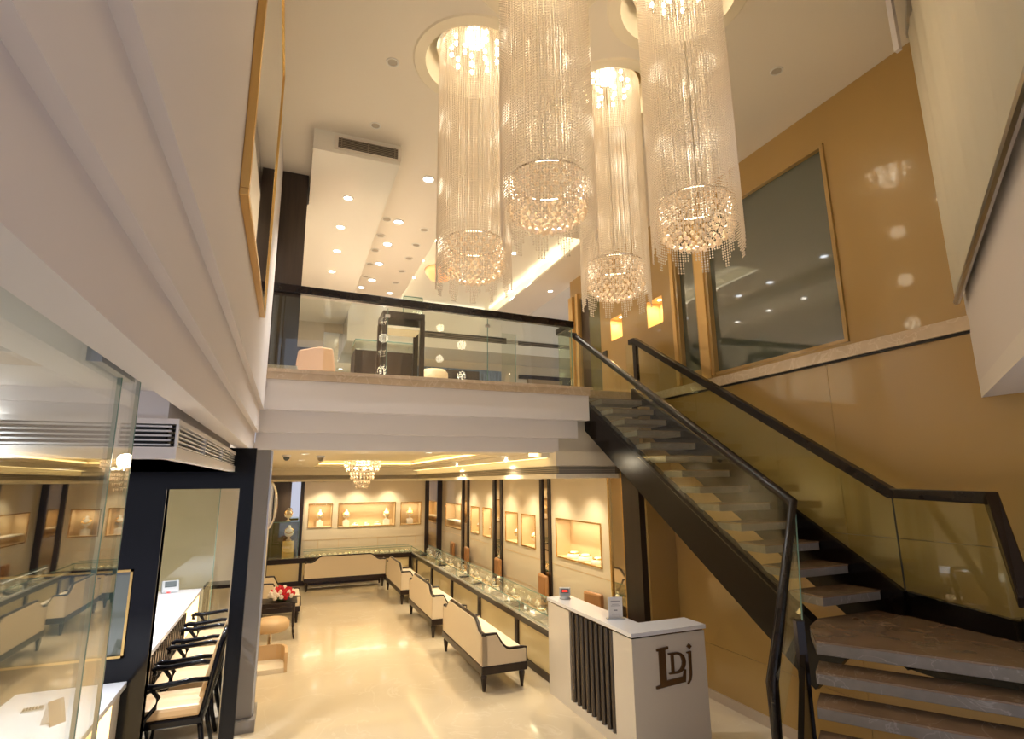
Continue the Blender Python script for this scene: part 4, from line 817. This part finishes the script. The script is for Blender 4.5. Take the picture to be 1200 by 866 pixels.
# ================================================================== MEZZANINE FURNITURE
q = onz(474, 366, MF+1.1)
def table_case():
    x, y = q.x, q.y+.25
    t = thing('display_table', 'tall dark wood display table behind the mezzanine glass', 'table', (x, y, MF))
    obj('tabletop', B(x-.30, x+.30, y-.25, y+.25, MF+1.0, MF+1.1), 'wood', t); obj('drawer_tray', B(x-.26, x+.26, y-.21, y+.21, MF+.86, MF+.9), 'cream', t)
    for a in (-.27, .27):
        for b in (-.22, .22): obj('leg', B(x+a-.035, x+a+.035, y+b-.03, y+b+.03, MF, MF+1.0), 'wood', t)
    t = thing('glass_box', 'small glass display box standing on the dark display table', 'display case', (x+.12, y, MF+1.1))
    obj('glass_body', B((x-.0, x+.28, y-.15, y-.145, MF+1.1, MF+1.38), (x+.275, x+.28, y-.15, y+.15, MF+1.1, MF+1.38), (x, x+.28, y-.15, y+.15, MF+1.375, MF+1.38)), 'glass', t)
    obj('glass_edge', B((x, x+.28, y-.153, y-.143, MF+1.373, MF+1.385), (x+.272, x+.284, y-.153, y-.143, MF+1.1, MF+1.38), (x-.004, x+.006, y-.153, y-.143, MF+1.1, MF+1.38)), 'edge', t); obj('plinth', B(x+.02, x+.26, y-.12, y+.12, MF+1.1, MF+1.115), 'cream', t)
table_case()
q2 = onz(362, 412, MF+.82); t = thing('lounge_chair', 'brown upholstered chair behind the mezzanine glass near the pillar', 'chair', (q2.x+.2, q2.y+.2, MF)); x, y = q2.x+.2, q2.y+.1
obj('backrest', P([(x-.28, y, MF+.35), (x+.18, y, MF+.35), (x+.12, y, MF+.84), (x-.02, y, MF+.86), (x-.24, y, MF+.78)], (0, .08, 0)), 'brownchair', t, bevel=.02); obj('seat', B(x-.28, x+.55, y+.0, y+.5, MF+.3, MF+.48), 'brownchair', t, bevel=.03); t.scale = (1.5, 1, 1.1)
for a in (-.22, .45):
    for b in (.05, .42): obj('leg', B(x+a-.02, x+a+.02, y+b-.02, y+b+.02, MF, MF+.3), 'wood', t)
q3 = onz(510, 434, MF+.8); x, y = q3.x, q3.y+.1; t = thing('tub_chair', 'cream tub chair behind the mezzanine glass beside the display table', 'chair', (x, y, MF))
obj('backrest', LA([(.26, .3), (.28, .5), (.27, .76), (.22, .82), (.18, .76), (.18, .45), (0, .45)], (x, y, MF), 22), 'chairpad', t, smooth=True)
for k in range(4): a = k*PI/2+.7; obj('leg', T([(x+.2*math.cos(a), y+.2*math.sin(a), MF+.32), (x+.23*math.cos(a), y+.23*math.sin(a), MF)], [.02, .014], 6), 'wood', t)
q4 = onz(450, 400, MF+.95); x, y = q4.x, q4.y+.3; t = thing('mezzanine_counter', 'dark wood counter with sloping glass top behind the display table', 'counter', (x, y, MF))
obj('body', B(x-.45, x+.5, y-.3, y+.3, MF, MF+.78), 'wood', t); obj('glass_top', B(x-.45, x+.5, y-.3, y+.3, MF+.78, MF+.95), 'glass', t); obj('glass_edge', B((x-.45, x+.5, y-.305, y-.295, MF+.94, MF+.955), (x-.455, x-.445, y-.3, y+.3, MF+.94, MF+.955)), 'edge', t)
t = thing('glass_screen', 'upright clear glass screen standing upstairs left of the gold door', 'glass partition', (3.9, 9.5, MF))
q5 = ony(588, 420, 9.6); q6 = ony(604, 420, 9.6); obj('glass_sheet', B(q5.x, q6.x, 9.6, 9.61, MF, 5.4), 'sheet', t); obj('glass_edge', B(q6.x, q6.x+.01, 9.6, 9.612, MF, 5.4), 'edge', t)
